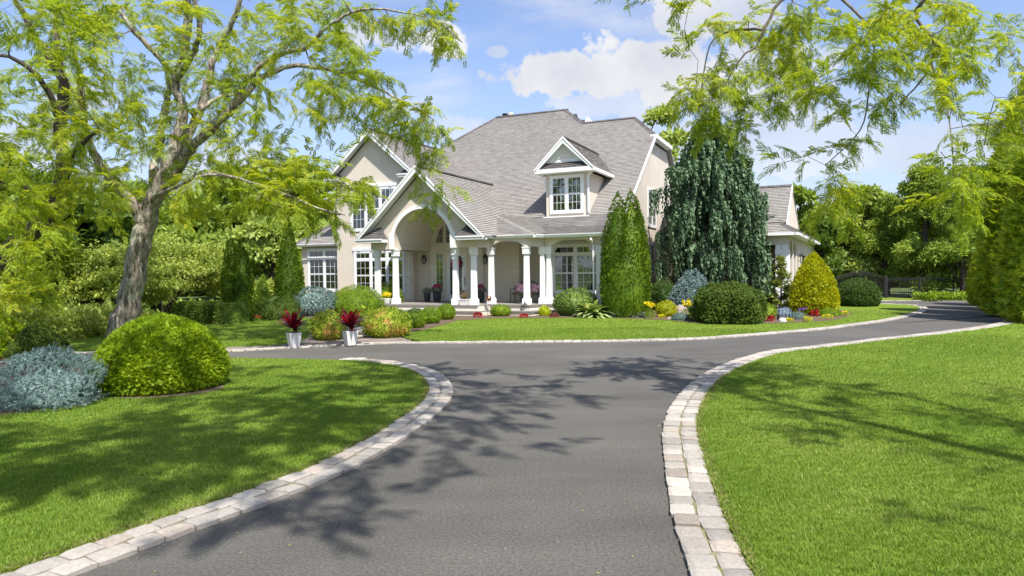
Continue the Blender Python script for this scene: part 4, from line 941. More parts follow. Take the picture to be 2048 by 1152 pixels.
def grow_tree(name, label, limbs, targets, leaf_m, bark_m, spray, spray_len=.8, sprays=4, cat='tree', seed=3, twig_r=.02, droop=.25, tuft=None, base=None):
    """limbs: polylines of (point, radius); targets: points the outer twigs reach for"""
    rs = np.random.default_rng(seed); root = empty(name, base if base is not None else limbs[0][0][0]); tag(root, label, cat); B0 = np.array(root.location)
    tb = MB(); nodes = []; nr = []
    for limb in limbs:
        P = np.array([p for p, r in limb], float); R_ = np.array([r for p, r in limb], float); q = np.linspace(0, len(P)-1, (len(P)-1)*5+1); i0 = np.clip(q.astype(int), 0, len(P)-2); f = (q-i0)[:, None]
        def cr_(A, i, f):
            p0, p1, p2, p3 = A[np.maximum(i-1, 0)], A[i], A[i+1], A[np.minimum(i+2, len(A)-1)]
            return .5*((2*p1)+(-p0+p2)*f+(2*p0-5*p1+4*p2-p3)*f*f+(-p0+3*p1-3*p2+p3)*f**3)
        S = cr_(P, i0, f); S[1:-1] += rs.normal(size=(len(S)-2, 3))*np.minimum(R_.mean(), .15)*.2; RR = np.interp(q, np.arange(len(P)), R_)
        tb.tube(S-B0, list(RR), 10 if R_[0] > .15 else 7); nodes += list(S); nr += list(RR)
    o = tb.build('trunk', bark_m, root, smooth=True)
    br = MB(); nodes = np.array(nodes); nr = np.array(nr); T = np.array(targets)
    d0 = np.array([np.min(np.linalg.norm(nodes-t, axis=1)) for t in T]); order = np.argsort(d0)
    SP, SD = [], []
    for ti in order:
        t = T[ti]; dd = np.linalg.norm(nodes-t, axis=1)+ (nr > .25)*1.5; j = int(np.argmin(dd)); p0 = nodes[j]; L_ = max(dd[j], .05)
        if L_ < .1: SP.append(t); SD.append(rs.normal(size=3)); continue
        k = max(3, int(L_/.5)+2); d = (t-p0); side = rs.normal(size=3); side -= d*side.dot(d)/(d@d); side *= L_*.13/max(np.linalg.norm(side), 1e-6)
        pts = [p0+d*u_+side*math.sin(math.pi*u_)+np.array([0, 0, L_*droop*.35*math.sin(math.pi*u_)]) for u_ in np.linspace(0, 1, k)]
        r0 = min(nr[j]*.62, twig_r*(.5+L_*.55)); r1 = max(.005, r0*.3)
        rr = np.linspace(r0, r1, k); br.tube(np.array(pts)-B0, list(rr), 5 if r0 > .02 else 4, cap=False)
        nodes = np.vstack([nodes, np.array(pts[1:])]); nr = np.concatenate([nr, rr[1:]])
        dn = d/np.linalg.norm(d)
        for s_ in range(sprays):
            u_ = 1-.55*rs.random()*(s_ > 0); i_ = min(k-1, int(u_*(k-1)+.5)); SP.append(pts[i_]+rs.normal(size=3)*.05)
            v_ = dn*.8+rs.normal(size=3)*np.array([.75, .75, .3]); v_[2] -= droop; SD.append(v_)
    br.build('branches', bark_m, root)['kind'] = 'stuff'
    SP, SD = np.array(SP), np.array(SD); parts = []
    kk = len(spray)
    for i in range(kk):
        P_, D_ = SP[i::kk], SD[i::kk]; tv, tf = spray[i]
        M = frames(D_, .35, spray_len*rs.uniform(.65, 1.2, len(P_)), np.tile([[0, 0, 1.]], (len(P_), 1)))
        parts.append(scatter_arrays(tv, tf, M, P_-B0))
    V, Fq = join_arrays(parts); link('crown', arr_mesh('crown', V, Fq, leaf_m), root); return root
def px_targets(poly, n, D0, D1, seed=0, clump=0):
    rs = np.random.default_rng(seed); poly = np.array(poly, float); lo, hi = poly.min(0), poly.max(0); out = []
    while len(out) < n:
        q = lo+(hi-lo)*rs.random((n*3, 2)); q = q[in_poly(q, poly)]
        for a in q:
            if len(out) < n: out.append(at(a[0], a[1], rs.uniform(D0, D1)))
    return out
def broad_tree(name, label, x, y, h, rx, ry, z0, m, bark=BARKD, blobs=26, per=150, cs=.9, tm=None, seed=0, cat='tree', group=None, trunk_r=.22, shape='oval', jit=.5):
    """a broadleaf tree: limbs to many leafy boughs, each bough a cloud of leaf clusters"""
    rs = np.random.default_rng(seed); root = empty(name, (x, y, 0)); tag(root, label, cat, group)
    tb = MB(); tb.tube([(0, 0, -.2), (rs.uniform(-.2, .2), 0, z0*.6+.4), (rs.uniform(-.3, .3), rs.uniform(-.3, .3), (z0+h)*.5), (0, 0, h*.82)], [trunk_r*1.2, trunk_r, trunk_r*.7, trunk_r*.2], 8)
    P, Dn = [], []; cs_ = []
    for i in range(blobs):
        u_ = (i+.5)/blobs; t = rs.uniform(0, 1); a = i*2.399+rs.uniform(-.3, .3)
        w_ = math.sin(math.pi*(.12+.80*t))**.65 if shape == 'oval' else (1-t)**.7+.12 if shape == 'cone' else math.sin(math.pi*(.25+.6*t))**.5
        rr = w_*rs.uniform(.45, .92); c = np.array([rx*rr*math.cos(a), ry*rr*math.sin(a), z0+(h-z0)*(.04+.92*t)])
        br = rs.uniform(.20, .34)*min(rx, (h-z0)*.5)*(1.15-.35*t)
        tb.tube([(0, 0, max(.3, c[2]-.9*math.hypot(c[0], c[1])-.3)), tuple(c*np.array([.55, .55, 1])-np.array([0, 0, .25*br])), tuple(c)], [trunk_r*.3, trunk_r*.2, .02], 5, cap=False)
        n = int(per*rs.uniform(.7, 1.2)); d = rs.normal(size=(n, 3)); d /= np.linalg.norm(d, axis=1, keepdims=True); d[:, 2] = np.abs(d[:, 2])*.9-.25*rs.random(n)
        P.append(c+d*br*np.array([1.25, 1.25, .8])*rs.uniform(.72, 1.12, (n, 1))); Dn.append(d)
    tb.build('trunk', bark, root)
    P, Dn = np.concatenate(P), np.concatenate(Dn); n = len(P); parts = []
    tms = tm or CLUST; k = len(tms)
    for i in range(k):
        M = frames(Dn[i::k]+rs.normal(size=(len(P[i::k]), 3))*jit, .6, cs*rs.uniform(.65, 1.2, len(P[i::k])), Dn[i::k]); M = M[:, :, [0, 2, 1]]*np.array([1, 1, 1])
        M[:, :, 1] *= -1; M[:, :, [1]] = M[:, :, [1]]
        parts.append(scatter_arrays(tms[i][0], tms[i][1], M, P[i::k]))
    V, Fq = join_arrays(parts); link('crown', arr_mesh('crown', V, Fq, m), root); return root
CLUST = [T_cluster(8, .5, .55, s) for s in range(4)]
CLUSTF = [T_cluster(7, .42, .3, s+9) for s in range(4)]
SPR = [T_spray(11, 6, .30, .13, .34, s) for s in range(7)]

LOCUST = leafmat('locust_leaf', (0.14, 0.215, 0.014), (0.33, 0.40, 0.03), .45, (0.48, 0.46, 0.04), tcol=(1.9, 1.75, .8), nscale=.5)
LOCUST_N = leafmat('locust_leaf_near', (0.14, 0.215, 0.014), (0.33, 0.40, 0.03), .45, (0.48, 0.46, 0.04), tcol=(1.9, 1.75, .8), nscale=.8)
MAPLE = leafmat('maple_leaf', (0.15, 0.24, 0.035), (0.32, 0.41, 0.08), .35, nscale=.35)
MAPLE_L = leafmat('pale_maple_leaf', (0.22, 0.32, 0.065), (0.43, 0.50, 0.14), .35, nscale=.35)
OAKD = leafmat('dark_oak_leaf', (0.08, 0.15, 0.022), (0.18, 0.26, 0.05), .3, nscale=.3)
SPRUCEG = leafmat('hemlock_needle', (0.12, 0.21, 0.025), (0.32, 0.41, 0.06), .3, nscale=.4)
DOGW = leafmat('dogwood_leaf', (0.22, 0.31, 0.05), (0.44, 0.51, 0.13), .4, nscale=.8)
ARBOR = leafmat('arborvitae_frond', (0.05, 0.105, 0.008), (0.15, 0.235, 0.012), .25, nscale=1.0)
GOLDT = leafmat('golden_thuja_frond', (0.14, 0.24, 0.008), (0.32, 0.43, 0.014), .3, nscale=1.0)
GOLDY = leafmat('golden_cypress_frond', (0.24, 0.29, 0.01), (0.52, 0.53, 0.014), .3, nscale=2.0)
YEW = leafmat('yew_needle', (0.05, 0.095, 0.012), (0.125, 0.185, 0.025), .2, nscale=1.4)
YEWD = leafmat('dark_yew_needle', (0.035, 0.08, 0.012), (0.09, 0.155, 0.025), .15, nscale=1.4)
BLUES = leafmat('blue_spruce_needle', (0.075, 0.135, 0.12), (0.26, 0.36, 0.335), .1, nscale=2.0, tcol=(1, 1, 1))
BLUEJ = leafmat('blue_juniper_needle', (0.10, 0.165, 0.135), (0.26, 0.34, 0.29), .1, nscale=2.0, tcol=(1, 1, 1))
CEDAR = leafmat('weeping_cedar_frond', (0.045, 0.095, 0.048), (0.15, 0.235, 0.12), .2, nscale=.8, tcol=(1.2, 1.3, .8))
BOXW = leafmat('boxwood_leaf', (0.11, 0.20, 0.012), (0.27, 0.38, 0.03), .3, nscale=2.0)
SPIREA = leafmat('spirea_leaf', (0.12, 0.20, 0.015), (0.34, 0.42, 0.04), .3, (0.52, 0.26, 0.10), nscale=2.5)
RHODO = leafmat('rhododendron_leaf', (0.06, 0.12, 0.02), (0.19, 0.28, 0.06), .25, nscale=2)
LIME = leafmat('lime_leaf', (0.27, 0.37, 0.012), (0.50, 0.56, 0.03), .35, nscale=2)
REDL = leafmat('red_leaf', (0.16, 0.012, 0.02), (0.62, 0.05, 0.05), .3, nscale=5, tcol=(1.5, .6, .6))
YELF = leafmat('yellow_flower', (0.62, 0.50, 0.01), (0.85, 0.74, 0.04), .3, nscale=5, tcol=(1.3, 1.2, .5))
PINKF = leafmat('magenta_flower', (0.45, 0.02, 0.15), (0.80, 0.10, 0.32), .3, nscale=5, tcol=(1.3, .6, .9))
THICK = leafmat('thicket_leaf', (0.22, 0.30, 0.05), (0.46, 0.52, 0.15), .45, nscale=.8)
BARB = leafmat('barberry_leaf', (0.07, 0.025, 0.035), (0.17, 0.06, 0.07), .3, nscale=2, tcol=(1.3, .8, .8))

# ------------------------------------------------------------ trees
def L_(*pts): return [(at(px, py, D), r) for px, py, D, r in pts]
g0 = at(238, 668, 22.5)
big = [
 [(np.array([g0[0], g0[1], -.1]), .46)] + L_((258, 600, 22.5, .37), (274, 520, 22.4, .33), (292, 455, 22.3, .31), (303, 415, 22.2, .28), (330, 345, 22, .22), (352, 285, 22, .19), (365, 225, 21.8, .16), (350, 165, 21.6, .12), (372, 85, 21.2, .13), (375, -20, 20.5, .12), (372, -140, 20, .06)),
 L_((290, 455, 22.3, .24), (268, 415, 22, .19), (235, 375, 21.5, .15), (200, 330, 21, .13), (175, 270, 20.5, .11), (165, 200, 20, .09), (150, 120, 19.5, .07), (125, 20, 19, .05)),
 L_((300, 425, 22.2, .18), (305, 360, 22.8, .15), (318, 290, 23.2, .14), (330, 215, 23.4, .12), (340, 160, 23.2, .11), (315, 110, 22.8, .09), (265, 60, 22.3, .08), (225, 0, 22, .05)),
 L_((335, 355, 22, .17), (372, 280, 22.6, .14), (410, 190, 23, .15), (420, 135, 23, .12), (445, 80, 22.8, .09), (475, 20, 22.4, .09), (490, -70, 22, .05)),
 L_((338, 375, 22, .18), (372, 310, 21.6, .15), (420, 258, 21, .14), (465, 215, 20.5, .12), (490, 165, 20.2, .10), (545, 115, 19.8, .075), (610, 95, 19.4, .06), (655, 55, 19, .05), (720, 20, 18.6, .035), (850, 35, 18.3, .02), (925, 85, 18.2, .01)),
 L_((475, 205, 20.5, .11), (520, 160, 21, .09), (580, 132, 21.2, .075), (660, 140, 21.4, .065), (730, 165, 21.4, .05), (800, 200, 21.2, .03), (870, 240, 21, .015)),
 L_((350, 160, 21.6, .13), (385, 110, 20.8, .1), (400, 55, 20.2, .08), (385, -20, 19.8, .05)),
 L_((385, 228, 21.5, .09), (440, 195, 22.5, .06), (480, 194, 23.4, .045), (530, 240, 23.8, .02)),
 L_((300, 400, 22.2, .09), (340, 380, 20, .06), (420, 350, 18.5, .04), (520, 370, 17.8, .03), (620, 410, 17.4, .03), (690, 430, 17.2, .015)),
]
tg = []
tg += px_targets([(120, 0), (560, 0), (600, 330), (540, 420), (180, 440), (60, 300)], 270, 17.5, 27, 1)
tg += px_targets([(560, 0), (740, 0), (760, 150), (720, 250), (600, 250)], 62, 17.5, 23, 2)
tg += px_targets([(600, 180), (740, 180), (890, 215), (895, 300), (740, 250)], 24, 20, 22, 3)
tg += px_targets([(500, 300), (650, 290), (740, 380), (690, 450), (600, 440), (500, 420)], 46, 16.5, 21, 4)
tg += px_targets([(700, 5), (880, 15), (935, 100), (915, 100), (850, 60), (720, 45)], 16, 18, 19, 5)
tg += px_targets([(740, 230), (850, 250), (870, 330), (800, 330), (760, 300)], 5, 20.5, 21.4, 6)
tg += [at(*q) for q in [(845, 300, 20.9), (838, 340, 20.9), (850, 385, 20.9), (855, 412, 20.9), (905, 372, 20.9), (880, 385, 20.9), (840, 250, 21), (880, 300, 21), (560, 560, 12.5), (640, 590, 12.6), (610, 560, 12.6), (590, 545, 12.8)] if q[2] > 15]
tg += px_targets([(60, 380), (200, 330), (420, 390), (540, 410), (420, 430), (320, 430), (120, 440)], 34, 16.5, 21, 7)
tg = [t for t in tg if not (t[1] < 23.5 and abs((1024+t[0]/t[1]*FPX)-292) < 60 and t[2] < 5.2)]
grow_tree('honey_locust_tree', 'tall honey locust with a thick lichen-covered trunk leaning beside the golden dome shrub', big, tg, LOCUST, LBARK, SPR, spray_len=.60, sprays=5, seed=3, base=(g0[0], g0[1], 0))

g1 = at(-40, 640, 19)
left2 = [
 [(np.array([g1[0], g1[1], -.1]), .34)] + L_((-30, 580, 19, .28), (5, 520, 18.8, .25), (55, 470, 18.6, .22), (100, 425, 18.4, .20), (128, 340, 18.2, .17), (120, 250, 18, .15), (128, 175, 18, .13), (95, 110, 17.8, .10), (50, 40, 17.6, .07), (15, -30, 17.4, .05)),
 L_((128, 180, 18, .10), (115, 90, 18.3, .07), (112, 10, 18.5, .05)),
 L_((120, 240, 18, .09), (85, 165, 17.4, .07), (30, 118, 17, .05), (-30, 110, 16.6, .03)),
 L_((100, 425, 18.4, .12), (60, 380, 17.4, .09), (10, 370, 16.8, .06), (-40, 340, 16, .03)),
 L_((128, 340, 18.2, .09), (160, 290, 17.6, .06), (200, 260, 17, .04)),
]
tg2 = px_targets([(-60, 0), (190, 0), (190, 260), (120, 420), (-60, 470)], 120, 14, 21, 11)
tg2 += px_targets([(-40, 380), (130, 420), (110, 500), (130, 560), (-40, 640)], 34, 13, 17, 12)
grow_tree('honey_locust_tree', 'honey locust with a dark curving trunk at the left edge of the photo', left2, tg2, LOCUST, BARKD, SPR, spray_len=.56, sprays=4, seed=5, base=(g1[0], g1[1], 0))

# near tree reaching in from the upper right: its trunk stands beside the drive, behind the viewpoint
tr = np.array([8.6, .8, 0])
def W_(*p): return [(np.array(q[:3], float), q[3]) for q in p]
right = [
 W_((8.6, .8, -.1, .34), (8.5, .9, 2.2, .29), (8.2, 1.4, 4.2, .25), (7.4, 2.6, 6.2, .16), (6.6, 4.2, 7.6, .10), (5.8, 6.2, 8.1, .07), (5.0, 8.3, 7.9, .05)) + L_((1640, -60, 10.2, .035), (1560, 0, 10.3, .026), (1530, 60, 10.4, .02), (1490, 110, 10.5, .015), (1450, 170, 10.6, .009)),
 W_((8.2, 1.4, 4.2, .14), (8.4, 3.2, 5.8, .09), (8.2, 5.4, 6.6, .06), (7.6, 7.6, 6.6, .04)) + L_((1860, -10, 9.6, .028), (1870, 90, 9.6, .02), (1850, 150, 9.7, .015), (1800, 210, 9.8, .01)),
 W_((8.3, 1.2, 3.8, .12), (9.6, 3.2, 5.0, .08), (9.9, 6.2, 5.6, .05), (9.6, 8.6, 5.6, .03)),
]
right += [L_((1860, 120, 9.6, .016), (1890, 200, 8.8, .010), (1905, 300, 7.8, .007), (1905, 400, 7.4, .005)),
          L_((1640, -40, 10.2, .025), (1740, 60, 9.8, .018), (1740, 160, 9.7, .013), (1720, 260, 9.8, .009), (1650, 330, 10, .006)),
          L_((1530, 60, 10.4, .025), (1470, 60, 10.8, .018), (1420, 90, 11, .012), (1400, 200, 11.2, .008))]
tg3 = px_targets([(1370, 60), (1480, 20), (1660, 10), (1640, 150), (1560, 210), (1460, 200), (1370, 130)], 62, 10, 12, 21)
tg3 += px_targets([(1640, 0), (1990, 0), (1990, 90), (1900, 160), (1700, 150)], 60, 8.5, 11, 22)
tg3 += px_targets([(1360, 130), (1420, 140), (1440, 230), (1360, 290), (1345, 260)], 20, 10.5, 11.5, 23)
tg3 += px_targets([(1430, 200), (1500, 200), (1500, 300), (1450, 290)], 7, 10.5, 11.2, 24)
tg3 += px_targets([(1560, 150), (1860, 120), (1880, 210), (1700, 240), (1600, 220)], 20, 9, 10.8, 25)
tg3 += px_targets([(1640, 270), (1760, 250), (1700, 400), (1640, 400)], 9, 9.5, 10.5, 26)
tg3 += px_targets([(1620, 380), (1700, 330), (1690, 440), (1600, 440)], 5, 9.5, 10.3, 27)
tg3 += px_targets([(1860, 90), (2060, 60), (2060, 300), (1900, 250)], 26, 6.8, 9.5, 28)
tg3 += px_targets([(1880, 300), (1960, 320), (1940, 460), (1890, 480), (1870, 400)], 9, 6.2, 7.6, 29)
tg3 += px_targets([(1560, 290), (1500, 320), (1590, 330)], 2, 10, 10.4, 30)
rs_ = np.random.default_rng(5)
for k in range(60):   # unseen boughs added above the frame, set to shade the right lawn
    gx, gy, z = rs_.uniform(3.2, 9.5), rs_.uniform(5.5, 11.2), rs_.uniform(6.0, 7.6)
    tg3.append(np.array([gx+sd[0]*z/math.tan(rad(SUN_EL)), gy+sd[1]*z/math.tan(rad(SUN_EL)), z]))
tg3 += px_targets([(1230, -20), (1420, -20), (1400, 12), (1240, 8)], 5, 8.5, 9.2, 31)
grow_tree('honey_locust_tree', 'honey locust whose feathery boughs hang into the upper right of the photo', right, tg3, LOCUST_N, BARK, SPR, spray_len=.34, sprays=5, seed=8, twig_r=.014, base=tuple(tr))

# unseen tree added outside the left edge, crown placed to shade lawn and drive
ov = [W_((-9.8, 1.6, -.1, .36), (-9.9, 1.8, 2.6, .3), (-9.4, 2.0, 5.0, .25), (-8.2, 2.6, 7.2, .17), (-6.6, 4.2, 8.2, .11), (-5.4, 6.8, 8.6, .06)),
      W_((-9.4, 2.0, 5.0, .2), (-7.4, 1.8, 7.0, .14), (-4.8, 2.4, 8.0, .1), (-2.4, 3.8, 8.2, .06), (-.8, 5.2, 8.3, .03)),
      W_((-9.9, 1.8, 3.6, .18), (-9.9, 3.4, 6.2, .13), (-9.4, 6.2, 7.8, .09), (-8.6, 9.0, 8.6, .05))]
kx, ky = sd[0]/math.tan(rad(SUN_EL)), sd[1]/math.tan(rad(SUN_EL))
tg4 = []
def shade(gx, gy, z):
    c_ = np.array([gx+kx*z, gy+ky*z, z])
    if (z-CAMH)/c_[1] > .425 or abs(c_[0])/c_[1] > .8: tg4.append(c_)
while len(tg4) < 250:
    gx, gy = rs_.uniform(-8.5, -1.2), rs_.uniform(6.5, 15.2); z = rs_.uniform(7.0, 8.8)
    if (gx < -3.9 and gy > 9.4) and rs_.random() < .75: continue
    if gx > -1.2-(gy-12)**2*.05: continue
    shade(gx, gy, z)
for (gx, gy) in [(-.9, 14.2), (-.4, 14.0), (.1, 13.6), (-1.0, 12.9), (-.4, 12.2), (.2, 12.3), (-.6, 11.6), (.0, 11.4), (.6, 11.6), (1.0, 11.3), (-.9, 10.9), (-.3, 10.5), (.2, 10.1), (-1.1, 9.9), (-.6, 9.5), (-.1, 9.3), (-1.1, 9.0), (-1.6, 8.9), (-1.3, 8.2), (-.9, 7.7), (-.5, 8.0), (.1, 8.1), (.45, 8.2), (-1.7, 7.3), (-1.5, 6.7), (-2.0, 6.3), (-2.3, 5.8), (-1.9, 5.6), (-1.5, 5.8), (-.8, 6.6)]:
    shade(gx, gy, 7.6)
grow_tree('honey_locust_tree', 'unseen honey locust added outside the left edge, its boughs placed to shade the left lawn', ov, tg4, LOCUST_N, BARK, SPR, spray_len=.7, sprays=3, seed=9, twig_r=.014, base=(-9.8, 1.6, 0))

# ------------------------------------------------------------ background trees
def bt(name, label, px, D, wpx, top, bot, m, **k):
    c = at(px, 540, D); zt = gz(px, top, D); r = wpx/2/FPX*D; zb = max(.2, gz(px, bot, D))
    return broad_tree(name, label, c[0], c[1], zt, r, r*.8, zb, m, **k)
G1 = 'trees of the wood left of the house'
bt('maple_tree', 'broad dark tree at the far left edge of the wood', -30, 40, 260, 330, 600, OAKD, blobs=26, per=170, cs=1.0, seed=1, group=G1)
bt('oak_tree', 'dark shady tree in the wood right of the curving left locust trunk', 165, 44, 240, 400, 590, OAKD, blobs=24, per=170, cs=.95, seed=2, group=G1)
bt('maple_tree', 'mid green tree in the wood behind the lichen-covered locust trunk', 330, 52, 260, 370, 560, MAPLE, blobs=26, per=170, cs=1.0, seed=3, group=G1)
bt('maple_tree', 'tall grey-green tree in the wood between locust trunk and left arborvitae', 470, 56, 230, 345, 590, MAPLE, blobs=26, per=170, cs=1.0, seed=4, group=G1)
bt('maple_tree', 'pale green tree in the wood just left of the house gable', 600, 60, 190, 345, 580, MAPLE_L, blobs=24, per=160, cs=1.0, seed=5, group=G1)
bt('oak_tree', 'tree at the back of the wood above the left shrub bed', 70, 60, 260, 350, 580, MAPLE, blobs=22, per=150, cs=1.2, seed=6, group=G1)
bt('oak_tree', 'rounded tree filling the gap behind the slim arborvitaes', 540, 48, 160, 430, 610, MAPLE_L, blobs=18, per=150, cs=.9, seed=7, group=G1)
bt('locust_sapling', 'bright yellow-green small tree with low boughs at the left edge above the thicket', 40, 27, 200, 450, 640, LOCUST, blobs=18, per=120, cs=.65, seed=8, trunk_r=.1, tm=CLUSTF)
# layered dogwood behind the trunk
def dogwood(px, D, wpx, top, label, seed=0, stems=6):
    rs = np.random.default_rng(seed); c = at(px, 600, D); root = empty('dogwood_tree', (c[0], c[1], 0)); tag(root, label, 'tree'); R_ = wpx/2/FPX*D; H_ = gz(px, top, D)
    tb = MB(); P = []
    for i in range(stems):
        a = i*6.28/stems+rs.uniform(-.3, .3); tb.tube([(0, 0, -.1), (R_*.15*math.cos(a), R_*.15*math.sin(a), H_*.2), (R_*.42*math.cos(a), R_*.3*math.sin(a), H_*.48), (R_*.7*math.cos(a), R_*.6*math.sin(a), H_*.68)], [.11, .09, .06, .02], 6)
        for k in range(9):
            t = rs.uniform(.2, 1); a2 = a+rs.uniform(-.6, .6); q = (R_*t*math.cos(a2), R_*.8*t*math.sin(a2), H_*(.98-.5*t*t)*rs.uniform(.62, 1)); P.append(q)
            tb.tube([(R_*.2*math.cos(a), R_*.15*math.sin(a), H_*.3), (q[0]*.6, q[1]*.6, q[2]*.85), q], [.05, .03, .01], 4, cap=False)
    tb.build('trunk', BARKD, root)
    Q, Dn = [], []
    for q in P:
        n = 60; r = R_*.27; d = rs.normal(size=(n, 3))*np.array([r*.55, r*.5, .10]); Q.append(np.array(q)+d); Dn.append(rs.normal(size=(n, 3))*.3+np.array([0, 0, 1.]))
    Q, Dn = np.concatenate(Q), np.concatenate(Dn); d = rs.normal(size=Q.shape); d[:, 2] *= .25
    tv, tf = T_cluster(7, .5, .5, 3)
    M = frames(d, .3, .32*rs.uniform(.7, 1.2, len(Q)), Dn); V, Fq = scatter_arrays(tv, tf, M, Q); link('crown', arr_mesh('crown', V, Fq, DOGW), root)
dogwood(320, 31, 290, 455, 'wide layered dogwood with many stems rising behind the golden dome shrub', 4)
dogwood(205, 29, 200, 500, 'smaller layered dogwood left of the lichen-covered locust trunk', 6)
def thicket(px0, px1, D, top, label, m, n=1500, dep=5, name='thicket', sz=.3):
    a, b = at(px0, 600, D), at(px1, 600, D); zt = gz((px0+px1)/2, top, D); P = np.stack([rng.uniform(a[0], b[0], n), rng.uniform(D-dep/2, D+dep/2, n), rng.random(n)**.7], 1)
    hh = zt*(.62+.38*Lump(6, .7, int(px0))(np.stack([P[:, 0], P[:, 1], P[:, 0]*0], 1))); P[:, 2] = .05+P[:, 2]*np.clip(hh, .3, None)
    tv, tf = T_cluster(9, .5, .5, 7); M = frames(rng.normal(size=(n, 3)), .6, sz*rng.uniform(.7, 1.3, n), np.tile([[0, -.3, 1.]], (n, 1)))
    V, Fq = scatter_arrays(tv, tf, M, P); o = link(name, arr_mesh(name, V, Fq, m)); tag(o, label, 'undergrowth', kind='stuff'); return o
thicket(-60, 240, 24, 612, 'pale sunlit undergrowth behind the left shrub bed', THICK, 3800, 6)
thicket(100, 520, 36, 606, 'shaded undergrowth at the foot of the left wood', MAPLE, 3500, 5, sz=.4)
# far woods all round the plot
def treeline(arc_, D, h, label, m, n, sz=2.0):
    a0, a1 = arc_; A = rng.uniform(a0, a1, n); R_ = D+rng.uniform(-8, 8, n); hh = h*(.72+.33*np.sin(A*37)*np.sin(A*91+1)+.2*np.sin(A*150)); z = hh*rng.random(n)**.6
    P = np.stack([np.sin(A)*R_, np.cos(A)*R_, z], 1); tv, tf = T_cluster(9, .5, .55, 17); d = rng.normal(size=(n, 3)); d[:, 2] *= .4
    V, Fq = scatter_arrays(tv, tf, frames(d, .5, sz*rng.uniform(.6, 1.3, n), np.stack([-np.sin(A), -np.cos(A), A*0+.8], 1)), P)
    o = link('woods', arr_mesh('woods', V, Fq, m)); tag(o, label, 'woods', kind='stuff')
treeline((-1.15, -.25), 78, 9, 'far wood closing the view on the left', MAPLE, 9000); treeline((-.25, .42), 85, 8, 'far wood behind the house', MAPLE, 3500)
treeline((.36, 1.2), 84, 8.5, 'far wood closing the view on the right', MAPLE, 9000)
G2 = 'trees beyond the iron fence'
bt('maple_tree', 'light green tree whose top shows over the right end of the main roof', 1305, 62, 150, 222, 560, MAPLE_L, blobs=22, per=150, cs=.9, seed=21, jit=.7)
bt('maple_tree', 'small rounded treetop just above the garage ridge', 1580, 62, 90, 352, 560, MAPLE, blobs=16, per=150, cs=.8, seed=22)
bt('maple_tree', 'dark tree right behind the garage corner', 1640, 50, 70, 430, 590, OAKD, blobs=16, per=150, cs=.7, seed=31)
bt('maple_tree', 'pale green maple right of the garage, leftmost beyond the iron fence', 1712, 52, 150, 372, 600, MAPLE_L, blobs=26, per=190, cs=.72, seed=23, group=G2)
bt('maple_tree', 'pale leafy tree behind the arched part of the iron fence', 1660, 56, 90, 420, 590, MAPLE_L, blobs=18, per=170, cs=.7, seed=24, group=G2)
bt('hemlock_tree', 'broad yellow-green evergreen beyond the iron fence, middle of the row', 1775, 50, 130, 392, 604, SPRUCEG, blobs=30, per=170, cs=.62, seed=25, shape='cone', tm=CLUSTF, group=G2)
bt('hemlock_tree', 'tallest evergreen of the row beyond the iron fence', 1850, 47, 150, 338, 604, SPRUCEG, blobs=36, per=190, cs=.62, seed=26, shape='cone', tm=CLUSTF, group=G2)
bt('hemlock_tree', 'dark based evergreen at the right end of the iron fence', 1925, 44, 130, 345, 606, SPRUCEG, blobs=32, per=180, cs=.6, seed=27, shape='cone', tm=CLUSTF, group=G2)
bt('hemlock_tree', 'evergreen standing behind the gap between fence and tall hedge', 1960, 50, 140, 330, 606, OAKD, blobs=26, per=170, cs=.7, seed=28, shape='cone', tm=CLUSTF, group=G2)
# tall evergreen hedge along the right edge
FAN = T_fan(5, 1.3, .22); TUFT = T_tuft(12); TUFTL = T_tuft(16, .05, .5)
TWIG = T_tuft(20, .03, .20)
def hedge_tree(label, x, y, r, h, seed, n=5200):
    shrub('green_giant_arborvitae', label, 'evergreen', 0, 0, 0, 0, HEDG, prof=([0, .03, .15, .4, .65, .85, 1], [.8, .95, 1, .95, .78, .46, .04]), n=n, size=.34, tmpl=FAN, lump=.14, lf=2.6, up=.25, jit=.5, depth=.25, seed=seed, spec=(x, y, r, h), group='tall arborvitaes along the right edge', k=.78)
HEDG = leafmat('giant_arborvitae_frond', (0.20, 0.31, 0.02), (0.46, 0.54, 0.045), .4, (.55, .54, .05), nscale=.7)
for i, (px, D, r, top, lab) in enumerate([(1992, 35.0, 1.15, 420, 'farthest arborvitae of the tall right hedge, next to the fence end'), (2030, 31.0, 1.35, 330, 'second arborvitae of the tall right hedge from the fence end'),
                                          (2052, 27.5, 1.6, 170, 'tall bright arborvitae in the middle of the right hedge'), (2120, 24.0, 1.7, 120, 'nearest arborvitae at the right edge of the photo')]):
    c = at(px, 560, D); hedge_tree(lab, c[0], c[1], r, gz(px, top, D), 40+i)

